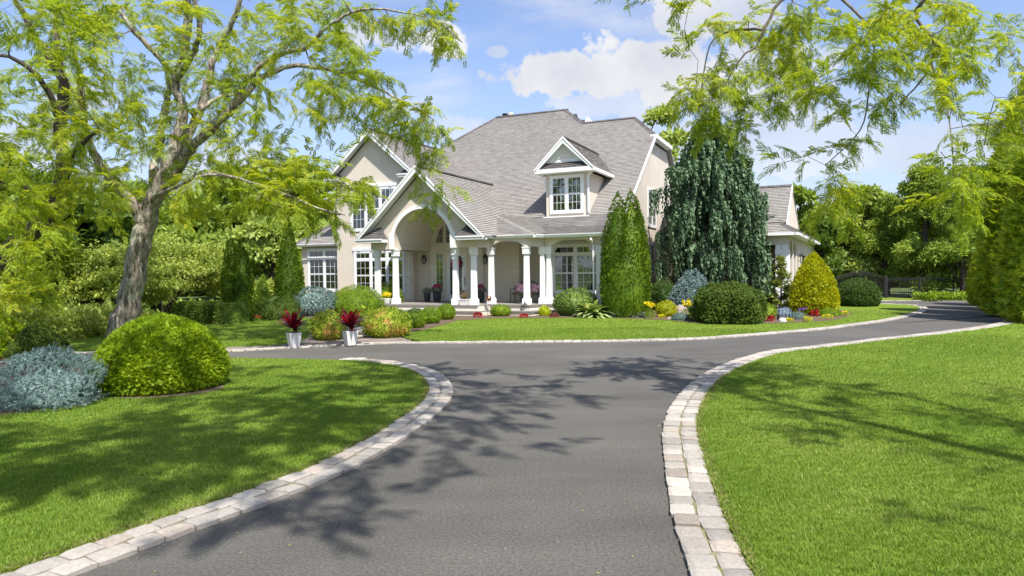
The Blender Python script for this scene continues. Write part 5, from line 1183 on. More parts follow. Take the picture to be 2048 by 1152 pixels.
# ------------------------------------------------------------ shrubs and planting
shrub('golden_thuja', 'large clipped golden-green dome shrub on the left front lawn', 'shrub', 323, 795, 250, 629, GOLDT, prof=DOME, n=20000, size=.075, tmpl=FAN, lump=.035, up=.15, jit=.5, depth=.1, hang=.1)
shrub('golden_thuja', 'golden-green dome shrub cut off by the left edge of the photo', 'shrub', -12, 745, 130, 630, GOLDT, prof=DOME, n=5000, size=.085, tmpl=FAN, lump=.03, up=.15, jit=.5)
shrub('mugo_pine', 'dark green dome shrub behind the near blue spruce', 'shrub', 72, 742, 128, 652, YEW, prof=EGG, n=6000, size=.09, tmpl=TUFTL, lump=.06, up=.2, hang=.3)
shrub('blue_spruce', 'low spreading blue spruce left of the golden dome shrub', 'shrub', 96, 826, 210, 702, BLUES, prof=([0, .1, .3, .55, .8, .95, 1], [.9, 1, .98, .88, .62, .3, .05]), n=2900, size=.15, tmpl=TWIG, lump=.22, lf=3.6, up=.35, jit=.75, depth=.42, k=.66)
shrub('purple_barberry', 'small dark purple barberry behind the left end of the near blue spruce', 'shrub', 12, 795, 80, 722, BARB, prof=ROUND, n=1500, size=.06)
def arbor(label, px, py, w_, top, seed, prof=COL, n=4200, name='arborvitae', tips=((0, 1, 1),), D0=None):
    """one shrub, one or several pointed leaders"""
    x, y, r, h = spot(px, py, w_, top) if D0 is None else (at(px, 540, D0)[0], D0, w_/2/FPX*D0, gz(px, top, D0)); parts = []
    for dx, kr, kh in tips:
        parts.append(foliage_body(dx*r, 0, .03, r*kr, r*kr, h*kh, prof, int(n/len(tips)), .115, FAN, .08, 2.6, seed+int(dx*10), .9, .35, .14))
        parts.append(core_body(dx*r, 0, .03, r*kr, r*kr, h*kh, prof, .9, .08, 2.6, seed+int(dx*10)))
    V, Fq = join_arrays(parts); o = link(name, arr_mesh(name, V, Fq, ARBOR)); o.location = (float(x), float(y), 0); tag(o, label, 'evergreen'); return o
arbor('twin-tipped columnar arborvitae left of the gravelly bed, near the clipped hedge', 476, 646, 64, 478, 1, tips=((-.30, .68, 1.0), (.22, .74, .93)), n=5200)
arbor('slender pointed arborvitae in front of the left wing corner', 580, 634, 62, 436, 2, prof=([0, .05, .25, .45, .7, .88, 1], [.8, .95, 1, .88, .5, .25, .02]))
arbor('tall dense arborvitae clump at the right end of the porch', 1251, 624, 104, 384, 3, D0=29.4, tips=((-.28, .66, .97), (.16, .72, 1.0), (.42, .55, .93), (-.05, .95, .72)), n=13000)
shrub('dwarf_spruce', 'small pointed green conifer between the two left arborvitaes', 'shrub', 527, 634, 46, 547, BOXW, prof=CONE, n=1500, size=.09, tmpl=TUFT, lump=.12, lf=3)
shrub('spreading_juniper', 'dark spreading juniper beside the slender arborvitae', 'shrub', 555, 640, 84, 592, YEW, prof=SPREAD, n=2200, size=.10, tmpl=TUFT, lump=.25, lf=3)
def hedge_box(label, p0, p1, dep, h, m, n, name='clipped_hedge', sz=.07):
    L0 = np.linalg.norm(np.array(p1)-np.array(p0)); d = (np.array(p1)-np.array(p0))/L0; nr = np.array([-d[1], d[0]])
    face = rng.random(n); s = rng.random(n)*L0; t = rng.random(n)*dep; z = rng.random(n)*h; P = np.zeros((n, 3)); N_ = np.zeros((n, 3))
    top = face < .35; z[top] = h+Lump(5, 1.2, 3)(np.stack([s, t, s*0], 1))[top]*.03; fr = (face >= .35) & (face < .85); t[fr] = rng.random(fr.sum())*.06; en = face >= .85; s[en] = np.where(rng.random(en.sum()) < .5, 0, L0)
    P[:, 0] = p0[0]+d[0]*s+nr[0]*t; P[:, 1] = p0[1]+d[1]*s+nr[1]*t; P[:, 2] = z; N_[top, 2] = 1; N_[fr, 0] = -nr[0]; N_[fr, 1] = -nr[1]; N_[en, 0] = d[0]*np.where(s[en] > 0, 1, -1)
    N_ += rng.normal(size=(n, 3))*.5+np.array([0, 0, .3]); M = frames(N_, .6, sz*rng.uniform(.7, 1.3, n)); tv, tf = T_leaf(.5); V, Fq = scatter_arrays(tv, tf, M, P)
    o = link(name, arr_mesh(name, V, Fq, m)); tag(o, label, 'hedge')
    b = MB(); q0 = np.array(p0)+nr*.06; q1 = np.array(p1)+nr*.06; b.prism([(q0[0], q0[1], 0), (q1[0], q1[1], 0), (q1[0]+nr[0]*(dep-.1), q1[1]+nr[1]*(dep-.1), 0), (q0[0]+nr[0]*(dep-.1), q0[1]+nr[1]*(dep-.1), 0)], (0, 0, h-.05)); b.build('inner_growth', m, o)
a_, b_ = on_ground(350, 646), on_ground(446, 651)
hedge_box('clipped green hedge between the locust trunk and the twin-tipped arborvitae', a_[:2], b_[:2], 1.3, gz(400, 606, a_[1]), YEW, 5200)
shrub('boxwood', 'small round boxwood just right of the lichen-covered trunk', 'shrub', 292, 650, 50, 622, BOXW, prof=ROUND, n=1200, size=.07)
shrub('blue_spruce', 'rounded blue spruce in front of the left wing windows', 'shrub', 628, 634, 94, 573, BLUES, prof=ROUND, n=2600, size=.12, tmpl=TUFT, lump=.12, lf=3, up=.6, jit=.6, depth=.3, k=.8)
shrub('gold_juniper', 'bright yellow shrub glimpsed behind the green mound left of the portico', 'shrub', 690, 620, 46, 575, GOLDY, prof=ROUND, n=1300, size=.08, dpush=.4)
shrub('mounded_yew', 'wide green mound shrub left of the portico columns', 'shrub', 716, 632, 110, 571, BOXW, prof=DOME, n=3600, size=.10, tmpl=TUFTL, lump=.10, lf=3, up=.6)
x_, y_, _, _ = spot(785, 606, 40, 568); shrub('mounded_yew', 'green shrub growing behind the left pair of portico columns', 'shrub', 0, 0, 0, 0, BOXW, prof=ROUND, n=1500, size=.10, tmpl=TUFTL, spec=(at(775, 600, 34.2)[0], 34.6, .75, 1.55), seed=77)
shrub('spirea', 'red-tipped spirea between the two white planters', 'shrub', 655, 682, 74, 618, SPIREA, prof=ROUND, n=2600, size=.075, tmpl=T_leaf(.5), lump=.14, lf=3, jit=.7, depth=.25)
shrub('spirea', 'wide red-tipped spirea at the lawn corner right of the walk step', 'shrub', 776, 677, 96, 616, SPIREA, prof=ROUND, n=3800, size=.075, tmpl=T_leaf(.5), lump=.14, lf=3, jit=.7, depth=.25)
shrub('barberry', 'plain green round shrub behind the right white planter', 'shrub', 733, 652, 56, 617, BOXW, prof=ROUND, n=1500, size=.07)
shrub('small_barberry', 'small bronze-green shrub under the porch edge', 'shrub', 783, 634, 30, 612, SPIREA, prof=ROUND, n=600, size=.06)
GB = 'clipped boxwood balls beside the front lawn'
for px, py, w_, top, lab in [(830, 658, 46, 617, 'nearest of the three clipped boxwood balls beside the front lawn'), (862, 649, 42, 613, 'middle one of the three clipped boxwood balls beside the front lawn'), (892, 641, 38, 608, 'farthest of the three clipped boxwood balls, next to the porch step')]:
    shrub('boxwood_ball', lab, 'shrub', px, py, w_, top, BOXW, prof=BALL, n=2200, size=.06, tmpl=T_leaf(.5), lump=.04, group=GB)
shrub('boxwood', 'low round boxwood in front of the porch by the copper globe', 'shrub', 1001, 634, 41, 609, BOXW, prof=BALL, n=1600, size=.065, lump=.06)
shrub('rhododendron', 'large-leaved round green shrub below the bay window', 'shrub', 1152, 634, 84, 577, RHODO, prof=ROUND, n=2600, size=.12, tmpl=T_leaf(.42), lump=.1, jit=.7)
shrub('lime_shrub', 'little lime green shrub between the black lantern and the bay window', 'shrub', 1089, 633, 22, 611, LIME, prof=ROUND, n=500, size=.10, tmpl=T_leaf(.3), up=.9, jit=.5)
for px, w_, top, lab in [(1236, 42, 612, 'blue juniper just right of the striped hosta'), (1268, 44, 608, 'blue juniper below the tall arborvitae clump, nearer the yellow flowers')]:
    shrub('blue_juniper', lab, 'shrub', px, 636, w_, top, BLUEJ, prof=SPREAD, n=1100, size=.12, tmpl=TUFT, lump=.25, lf=4, jit=.7, depth=.4, k=.65)
shrub('yellow_barberry', 'bright yellow barberry left of the boulder', 'shrub', 1333, 635, 40, 600, LIME2 if False else GOLDY, prof=ROUND, n=1100, size=.075, tmpl=T_leaf(.5), lump=.12)
shrub('blue_spruce', 'globe-shaped blue spruce under the weeping cedar', 'shrub', 1386, 626, 96, 541, BLUES, prof=([0, .1, .3, .55, .8, .95, 1], [.9, 1, .92, .74, .48, .22, .03]), n=2800, size=.15, tmpl=TUFT, lump=.14, lf=3.5, up=.5, jit=.55, depth=.3, k=.78)
shrub('yew', 'big dark green rounded yew in the island bed', 'shrub', 1460, 650, 144, 567, YEW, prof=([0, .1, .3, .6, .82, .95, 1], [.82, .95, 1, .97, .8, .45, .05]), n=7500, size=.14, tmpl=TUFT, lump=.15, lf=4, up=.7, jit=.5, depth=.25, k=.86)
shrub('dark_yew', 'dark clipped yew ball by the curve of the drive', 'shrub', 1716, 614, 84, 558, YEWD, prof=([0, .1, .3, .6, .82, .95, 1], [.82, .95, 1, .9, .66, .36, .03]), n=5200, size=.13, tmpl=TUFT, lump=.05, lf=3, up=.6, jit=.5, k=.9)
shrub('golden_cypress', 'bright golden cone-shaped cypress in front of the garage wing', 'evergreen', 1628, 632, 92, 506, GOLDY, prof=EGG, n=8000, size=.13, tmpl=FAN, lump=.06, lf=4, up=.7, jit=.55, depth=.2)
# feathery hemlock
def layered_conifer(px, py, w_, top, label, m, seed=0, n=46):
    rs = np.random.default_rng(seed); x, y, r, h = spot(px, py, w_, top); root = empty('hemlock_sapling', (x, y, 0)); tag(root, label, 'evergreen'); tb = MB(); tb.tube([(0, 0, 0), (.03, 0, h*.5), (0, 0, h*.98)], [.05, .035, .01], 6); P = []; D_ = []
    for i in range(n):
        t = rs.uniform(.03, .98); a = i*2.4; l = r*(1-t)**.8*rs.uniform(.7, 1.15)+.08; d = np.array([math.cos(a), math.sin(a), .25]); k = max(3, int(l/.06))
        tb.tube([(0, 0, h*t*.95), tuple(d*l+np.array([0, 0, h*t*.95]))], [.014, .004], 4, cap=False)
        for j in range(k*3): u_ = rs.uniform(.25, 1); P.append(d*l*u_+np.array([0, 0, h*t*.95])+rs.normal(size=3)*.03); D_.append(d*.7+rs.normal(size=3)*.5)
    tb.build('trunk', BARKD, root); P, D_ = np.array(P), np.array(D_); M = frames(D_, .4, .17*rs.uniform(.6, 1.2, len(P)), np.tile([[0, 0, 1.]], (len(P), 1)))
    V, Fq = scatter_arrays(*FAN, M, P); link('foliage', arr_mesh('foliage', V, Fq, m), root)
layered_conifer(1562, 626, 66, 508, 'light green feathery young conifer left of the golden cone', leafmat('young_conifer', (0.13, 0.19, 0.04), (0.30, 0.36, 0.09), .3), 3, n=110)

# weeping cedar: arching limbs with hanging curtains
def weeping_cedar():
    rs = np.random.default_rng(12); c = at(1432, 600, 35.2); H_ = gz(1405, 236, 35.2); root = empty('weeping_cedar', (c[0], c[1], 0)); tag(root, 'tall dark weeping cedar with hanging curtains of foliage right of the house', 'evergreen')
    tb = MB(); tb.tube([(0, 0, -.1), (.1, 0, H_*.3), (-.2, 0, H_*.65), (-.55, 0, H_*.9), (-.8, 0, H_)], [.24, .19, .13, .07, .02], 8)
    S, T, U_ = [], [], []
    for i in range(170):
        t = .10+.88*((i+.5)/170)**.85; a = i*2.39996+rs.uniform(-.2, .2)
        R_ = np.interp(t, [0, .1, .35, .6, .75, .88, 1], [2.3, 2.6, 2.75, 2.5, 1.9, 1.0, .3])*rs.uniform(.72, 1.08); b = np.array([-.2*t*(t > .3)-.5*max(0, t-.65), 0, H_*t])
        d = np.array([math.cos(a), math.sin(a), 0]); pts = [b, b+d*R_*.4+np.array([0, 0, .35]), b+d*R_*.8+np.array([0, 0, .22]), b+d*R_*1.05+np.array([0, 0, -.15])]
        if rs.random() < .14: pts = [b, b+d*R_*.4+np.array([0, 0, .45]), b+d*R_*.85+np.array([0, 0, .55]), b+d*R_*1.15+np.array([0, 0, .35])]
        tb.tube(pts, [.05, .035, .02, .008], 5, cap=False)
        for j in range(24):
            u_ = rs.uniform(.35, 1); k = min(2, int(u_*3)); f = u_*3-k; p = pts[k]*(1-f)+pts[k+1]*f
            L_ = min(rs.uniform(.5, 1.7)*(1-.35*t), p[2]-.15); S.append(p+rs.normal(size=3)*np.array([.1, .1, .02])); T.append(L_)
        for j in range(10): u_ = rs.uniform(.35, 1.05); k = min(2, int(u_*3)); f = min(1, u_*3-k); p = pts[k]*(1-f)+pts[k+1]*f; U_.append((p, d+rs.normal(size=3)*.5-np.array([0, 0, .3])))
    tb.build('trunk', BARKD, root)
    # hanging strand template: short side sprays down a drooping cord
    V, Fq = [], []
    for i in range(15):
        z = -i/15; a = i*2.3; b = len(V); cx, cy = math.cos(a), math.sin(a); l = .13*(1-.5*i/15)
        V += [(0, 0, z), (cx*l-cy*.035, cy*l+cx*.035, z-.05), (cx*l*.9, cy*l*.9, z-.2), (cx*l*.5+cy*.04, cy*l*.5-cx*.04, z-.08)]; Fq.append((b, b+1, b+2, b+3))
    tv, tf = np.array(V), np.array(Fq); S, T = np.array(S), np.array(T); n = len(S); ang = rs.uniform(0, 6.28, n); wd = rs.uniform(.85, 1.5, n)
    M = np.zeros((n, 3, 3)); M[:, 0, 0] = np.cos(ang)*wd; M[:, 0, 1] = -np.sin(ang)*wd; M[:, 1, 0] = np.sin(ang)*wd; M[:, 1, 1] = np.cos(ang)*wd; M[:, 2, 2] = T; M[:, 0, 2] = rs.normal(size=n)*.08; M[:, 1, 2] = rs.normal(size=n)*.08
    p1 = scatter_arrays(tv, tf, M, S); P = np.array([q[0] for q in U_]); D_ = np.array([q[1] for q in U_])
    p2 = scatter_arrays(*FAN, frames(D_, .4, .26*rs.uniform(.7, 1.3, len(P)), np.tile([[0, 0, 1.]], (len(P), 1))), P)
    V, Fq = join_arrays([p1, p2]); link('curtain_foliage', arr_mesh('curtain_foliage', V, Fq, CEDAR), root)
weeping_cedar()
shrub('dark_juniper', 'dark low evergreen at the foot of the side wall left of the blue globe', 'shrub', 1325, 622, 56, 560, YEWD, prof=ROUND, n=1500, size=.12, tmpl=TUFT, lump=.2, lf=3)
# hosta with white-edged leaves
def hosta_mat():
    m, nt, N, L = new_mat('hosta_leaf')
    o = N.new('ShaderNodeOutputMaterial'); p = N.new('ShaderNodeBsdfPrincipled'); p.inputs['Roughness'].default_value = .5; g = N.new('ShaderNodeNewGeometry')
    r = N.new('ShaderNodeValToRGB'); e = r.color_ramp.elements; e[0].color = (.10, .20, .03, 1); e[1].color = (.62, .66, .36, 1); e[0].position = .55; e[1].position = .62; L.new(g.outputs['Random Per Island'], r.inputs[0]); L.new(r.outputs[0], p.inputs['Base Color']); L.new(p.outputs[0], o.inputs[0]); return m
HOSTA = hosta_mat()
def hosta(px, py, w_, top, label, m, n=70, wd=.11, seed=1, name='hosta'):
    x, y, r, h = spot(px, py, w_, top); parts = []
    V, Fq = blades_plant(n, r*1.35, wd, .9, 4, 1.15, seed); parts.append((V, Fq))
    if m is HOSTA:
        V2, F2 = blades_plant(n, r*1.35, wd*.55, .9, 4, 1.15, seed); V2 = V2+np.array([0, 0, .012]); parts.append((V2, F2))
    V, Fq = join_arrays(parts); V[:, 2] *= h/max(V[:, 2].max(), .01)*.95; o = link(name, arr_mesh(name, V, Fq, m)); o.location = (float(x), float(y), .05); tag(o, label, 'plant'); return o
def leaf2(name, edge, mid):
    return leafmat(name, edge, mid, .25, nscale=6)
hosta(1187, 637, 80, 597, 'variegated hosta with cream-edged leaves right of the rhododendron', leafmat('hosta_variegated', (.08, .17, .03), (.50, .58, .25), .25, nscale=9), n=90, wd=.20, seed=2)
hosta(736, 650, 44, 610, 'lime-yellow hosta under the porch edge left of the spirea', LIME, n=60, wd=.12, seed=3)
# flowers: stems with blooms
def flowering(name, label, px, py, w_, top, leafm, flowm, nf=9, fs=.09, leafn=500, lsz=.07, tall=True, seed=0):
    x, y, r, h = spot(px, py, w_, top); root = empty(name, (x, y, 0)); tag(root, label, 'plant'); rs = np.random.default_rng(seed); hh = h*(.55 if tall else .8)
    V, Fq = foliage_body(0, 0, .03, r*.9, r*.9, hh, ROUND, leafn, lsz, T_leaf(.4), .1, 3, seed, .6, .6, .4); link('foliage', arr_mesh('foliage', V, Fq, leafm), root)
    st = MB(); P, D_ = [], []
    for i in range(nf):
        a = i*2.4; q = r*.8*math.sqrt((i+.5)/nf); z = h*rs.uniform(.75, 1) if tall else hh*rs.uniform(.9, 1.1); c = np.array([q*math.cos(a), q*math.sin(a), z]); st.tube([(0, 0, .1), tuple(c)], [.006, .004], 4)
        for k in range(14): P.append(c+rs.normal(size=3)*fs*.12); D_.append(rs.normal(size=3)+np.array([0, -.2, .5]))
    st.build('stems', leafm, root); P, D_ = np.array(P), np.array(D_)
    V, Fq = scatter_arrays(*T_leaf(.7), frames(D_, .5, fs*rs.uniform(.7, 1.1, len(P))), P); link('flowers', arr_mesh('flowers', V, Fq, flowm), root)
flowering('yellow_lily', 'tall yellow-flowered plant between the blue junipers and the yellow barberry', 1300, 638, 24, 605, BOXW, YELF, 7, .13, 400, seed=1)
flowering('yellow_lily', 'tall yellow-flowered plant at the left shoulder of the big dark yew', 1375, 637, 24, 602, BOXW, YELF, 6, .13, 300, seed=2)
flowering('coleus', 'crimson-leaved bedding plant right beside the big dark yew', 1539, 644, 20, 631, REDL, REDL, 6, .08, 300, tall=False, seed=3)
flowering('coleus', 'crimson-leaved bedding plant at the foot of the golden cone', 1630, 634, 18, 619, REDL, REDL, 6, .08, 300, tall=False, seed=4)
for i, (px, py, w_, top, lab) in enumerate([(1323, 638, 14, 629, 'tiny golden bedding plant in front of the yellow barberry'), (1580, 645, 16, 636, 'small golden bedding plant right of the white rock'), (1616, 645, 20, 633, 'yellow and bronze bedding plant between the golden tuft and the crimson plant'),
                                             (1655, 640, 28, 629, 'larger yellow bedding plant below the lime green mound'), (1691, 633, 16, 622, 'yellow bedding plant at the right tip of the island bed')]):
    flowering('bedding_plant', lab, px, py, w_, top, LIME, YELF, 7, .06, 260, .05, tall=False, seed=10+i)
flowering('petunia', 'purple-flowered plant just left of the golden cone base', 1605, 634, 22, 617, RHODO, leafmat('purple_flower', (.2, .08, .4), (.4, .2, .6), .2, tcol=(1, .8, 1.3)), 8, .06, 300, seed=6)
shrub('green_mound', 'lime green mound plant right of the golden cone', 'shrub', 1661, 634, 42, 617, BOXW, prof=DOME, n=1200, size=.06)
shrub('blue_mound', 'blue-green low mound in front of the petunia', 'shrub', 1594, 640, 34, 624, BLUEJ, prof=DOME, n=700, size=.07, tmpl=TUFT)
shrub('green_mound', 'leafy green shrub between the big yew and the feathery conifer', 'shrub', 1530, 640, 44, 606, BOXW, prof=ROUND, n=900, size=.08)
shrub('creeping_juniper', 'low blue-green juniper in front of the boulder', 'shrub', 1362, 642, 36, 626, BLUEJ, prof=DOME, n=500, size=.08, tmpl=TUFT)
flowering('impatiens', 'red flowers in front of the slender left arborvitae', 512, 642, 16, 631, BOXW, REDL, 9, .08, 200, tall=False, seed=7)
flowering('begonia', 'small red bedding plants below the porch left of the copper globe', 956, 636, 22, 624, REDL, REDL, 8, .07, 300, tall=False, seed=8)
flowering('heuchera', 'dull red low plant between the lime shrub and the rhododendron', 1108, 636, 22, 626, leafmat('dull_red', (.12, .04, .03), (.28, .08, .06), .2, tcol=(1.2, .8, .8)), REDL, 3, .04, 300, tall=False, seed=9)
flowering('begonia', 'red flowers at the foot of the black garden lantern', 1048, 637, 20, 627, REDL, REDL, 6, .06, 200, tall=False, seed=11)
thicket(1840, 1990, 40.5, 583, 'low leafy ground cover at the foot of the iron fence', LIME if False else BOXW, 900, 1.6, sz=.3)

# rocks
def rock(label, px, py, w_, top, m, seed=0, name='boulder'):
    x, y, r, h = spot(px, py, w_, top); rs = random.Random(seed); bm_ = MB(); n = 9
    prof = [(0, 1.0), (.35, 1.04), (.7, .9), (.95, .62), (1.0, .25)]
    for z, k in prof:
        for j in range(n): a = 2*math.pi*j/n; q = r*k*(1+rs.uniform(-.12, .12)); bm_.v.append((q*math.cos(a), q*.8*math.sin(a), h*z*(1+rs.uniform(-.08, .08))))
    for i in range(4):
        for j in range(n): a = i*n+j; b = i*n+(j+1) % n; bm_.f.append((a, b, b+n, a+n))
    bm_.f.append(tuple(4*n+j for j in range(n))); o = bm_.build(name, m); o.location = (float(x), float(y), 0); tag(o, label, 'rock')
ROCK = mat('fieldstone', (0.36, 0.30, 0.25), .9, (.24, .2, .17), 4, .8, 20)
rock('flat tan boulder left of the big dark yew', 1362, 634, 28, 611, ROCK, 1); rock('pale round rock right of the crimson plant by the yew', 1566, 645, 16, 636, mat('pale_rock', (.55, .54, .52), .9), 2, 'white_rock')
rock('small tan stone at the front of the bed below the yellow lily', 1340, 640, 12, 634, ROCK, 3)

# ------------------------------------------------------------ iron fence with its arched gate
IRON = BLACKM
def fence():
    root_at = at(1772, 590, 44.2); x0, y0 = float(root_at[0]), 44.2
    fr = empty('iron_fence', (x0, y0, 0)); tag(fr, 'black iron picket fence in front of the right-hand evergreens', 'fence')
    z1 = 1.33; xe = 6.6
    for i in range(4): MB().box(i*2.2-.045 if i else -.09, -.045 if i else -.09, 0, i*2.2+.045 if i else .09, .045 if i else .09, z1+(.02 if i else .12)).build('post', IRON, fr)
    for z in (.15, z1-.14, z1-.02): MB().box(.09, -.018, z-.02, xe, .018, z+.02).build('rail', IRON, fr)
    b = MB(); x = .2
    while x < xe: b.box(x-.009, -.009, .05, x+.009, .009, z1); x += .115
    b.build('pickets', IRON, fr)['kind'] = 'stuff'
    gt = empty('iron_gate', (x0, y0, 0)); tag(gt, 'arched black iron double gate left of the thick fence post, behind the dark yew', 'gate')
    W_ = 3.3; top = lambda t: 1.30+.42*math.sin(math.pi*t)**.9
    for p in (-W_-.12,): MB().box(p-.08, -.08, 0, p+.08, .08, 1.5).build('post', IRON, gt)
    for leaf in (0, 1):
        lf = MB(); pts = [(-W_+W_*(leaf*.5+.5*k/10)+.03*(1 if leaf else 0), 0, top(leaf*.5+.5*k/10)) for k in range(11)]; lf.tube(pts, .022, 6); lf.tube([(p[0], 0, p[2]-.13) for p in pts], .016, 6)
        lf.box(pts[0][0], -.015, .12, pts[-1][0], .015, .16)
        for e_ in (0, -1): lf.box(pts[e_][0]-.02, -.02, .05, pts[e_][0]+.02, .02, pts[e_][2])
        lo = lf.build('gate_leaf', IRON, gt); pk = MB(); x = pts[0][0]+.1
        while x < pts[-1][0]-.05: pk.box(x-.009, -.009, .14, x+.009, .009, top((x+W_)/W_)+.05); x += .115
        pk.build('pickets', IRON, lo)['kind'] = 'stuff'
fence()

# ------------------------------------------------------------ objects at the house
ca_, sa_ = math.cos(YAW), math.sin(YAW)
def hw(u, v, z=0.0): return (O3[0]+u*ca_+v*sa_, O3[1]-u*sa_+v*ca_, z)
POTD = mat('dark_resin', (0.022, 0.024, 0.03), .45, (.035, .037, .045), 8)
POTW = mat('white_ceramic', (0.72, 0.71, 0.68), .5, (.62, .61, .58), 6)
SOILP = mat('potting_soil', (0.04, 0.03, 0.02), .95)
def pot_plant(name, label, u, v, prof, pm, kind, seed, z=.52, cat='planter', square=None):
    root = empty(name, hw(u, v, z), -YAW); tag(root, label, cat); h = prof[-1][0]; r = prof[-1][1]
    if square:
        w0, w1 = square; MB().frustum(0, 0, 0, h, w0, w0, w1, w1).box(-w1-.015, -w1-.015, h-.05, w1+.015, w1+.015, h-.0).build('pot', pm, root)
        MB().box(-w1+.02, -w1+.02, h-.001, w1-.02, w1-.02, h+.004).build('soil', SOILP, root)
    else:
        MB().lathe(0, 0, prof, 20).build('pot', pm, root, smooth=True); MB().lathe(0, 0, [(h-.02, r-.02), (h+.004, r-.02)], 20).build('soil', SOILP, root)
    kind(root, h, r, seed); return root
def k_pink(root, h, r, seed):
    V, Fq = foliage_body(0, 0, h-.05, r*1.5, r*1.5, .30, DOME, 260, .11, T_leaf(.5), .12, 3, seed, .3, .7, .4); link('foliage', arr_mesh('foliage', V, Fq, GREYG), root)
    V, Fq = foliage_body(0, 0, h+.10, r*1.05, r*1.05, .24, DOME, 240, .07, T_leaf(.8), .08, 3, seed+1, .8, .5, .3); link('flowers', arr_mesh('flowers', V, Fq, PINKF), root)
def k_grey(root, h, r, seed):
    V, Fq = foliage_body(0, 0, h-.05, r*1.6, r*1.6, .26, DOME, 220, .12, T_leaf(.4), .2, 3, seed, .2, .8, .5); link('foliage', arr_mesh('foliage', V, Fq, GREYG), root)
def k_yellow(root, h, r, seed):
    V, Fq = foliage_body(0, 0, h-.02, r*.9, r*.9, .2, DOME, 140, .09, T_leaf(.4), .1, 3, seed, .6, .7, .4); link('foliage', arr_mesh('foliage', V, Fq, BOXW), root)
    V, Fq = foliage_body(0, 0, h+.06, r*.9, r*.9, .22, ROUND, 220, .08, T_leaf(.8), .08, 3, seed+1, .6, .6, .3); link('flowers', arr_mesh('flowers', V, Fq, YELF), root)
def k_spiky(root, h, r, seed):
    V, Fq = blades_plant(34, .38, .035, .25, 3, .8, seed); V = V+np.array([0, 0, h]); link('foliage', arr_mesh('foliage', V, Fq, leafmat('bronze_blade', (.18, .10, .05), (.35, .25, .09), .25)), root)
    V, Fq = foliage_body(0, 0, h+.22, .12, .12, .2, ROUND, 60, .06, T_leaf(.8), .1, 3, seed, .8, .5, .3); link('flowers', arr_mesh('flowers', V, Fq, BARB), root)
GREYG = leafmat('dusty_leaf', (0.10, 0.14, 0.11), (0.26, 0.32, 0.27), .2, nscale=5)
def vase(h, r): return [(0, r*.68), (.03, r*.74), (h*.25, r*.93), (h*.6, r*1.0), (h-.04, r*.97), (h, r*1.0)]
pot_plant('tall_planter', 'smaller tall dark planter with grey foliage, left of the front door', -3.87, 2.2, vase(.50, .165), POTD, k_grey, 1)
pot_plant('tall_planter', 'larger tall dark planter with magenta flowers under the left sidelight', -3.36, 2.35, vase(.56, .215), POTD, k_pink, 2)
pot_plant('tall_planter', 'tall dark planter with magenta flowers right of the front door', -.74, 2.1, vase(.56, .20), POTD, k_pink, 3)
pot_plant('flower_pot', 'white pot of yellow flowers between the left pair of portico columns', -4.79, -.05, [(0, .16), (.05, .18), (.24, .21), (.27, .22)], POTW, k_yellow, 4)
pot_plant('flower_pot', 'square white pot with bronze spiky plant between the right pair of portico columns', -.44, -.12, [(0, .17), (.27, .19)], POTW, k_spiky, 5, square=(.16, .18))
# white tapered planters with red cordylines
CORD = leafmat('cordyline_leaf', (0.045, 0.010, 0.020), (0.20, 0.012, 0.028), .3, (.60, .05, .035), nscale=2.2, rough=.3, tcol=(1.8, .5, .5))
for i, (px, py, top, rot, lab) in enumerate([(586, 696, 668, .62, 'left white tapered planter with a red cordyline, beside the lawn'), (699, 692.5, 664.5, .62, 'right white tapered planter with a red cordyline, in front of the walk step')]):
    g = on_ground(px, py-1.5, .03); D = g[1]+.1; h = (py-top)/FPX*D; root = empty('cordyline_planter', (float(g[0]), float(D), .03), rot); tag(root, lab, 'planter', 'white planters at the end of the walk')
    w1 = 34/FPX*D/2/1.38; w0 = w1*.66; b = MB(); b.frustum(0, 0, 0, h-.002, w0, w0, w1, w1); b.build('pot', POTW, root)
    rim = MB(); t = .025
    rim.box(-w1, -w1, h-.001, w1, -w1+t, h+.014).box(-w1, w1-t, h-.001, w1, w1, h+.014).box(-w1, -w1+t, h-.001, -w1+t, w1-t, h+.014).box(w1-t, -w1+t, h-.001, w1, w1-t, h+.014); rim.build('rim', POTW, root)
    MB().box(-w1+t+.001, -w1+t+.001, h, w1-t-.001, w1-t-.001, h+.004).build('soil', SOILP, root)
    st = MB(); st.tube([(0, 0, h), (.01, 0, h+.18)], [.02, .018], 6).tube([(.05, .02, h), (.07, .03, h+.12)], [.016, .014], 6); st.build('stem', BARKD, root)
    V, Fq = blades_plant(40, .70, .115, .5, 4, 1.1, 5+i, tilt0=.03); V = V+np.array([0, 0, h+.10]); V2, F2 = blades_plant(16, .40, .075, .5, 4, 1.25, 15+i); V2 = V2+np.array([.05, .02, h+.06])
    V, Fq = join_arrays([(V, Fq), (V2, F2)]); link('foliage', arr_mesh('foliage', V, Fq, CORD), root)

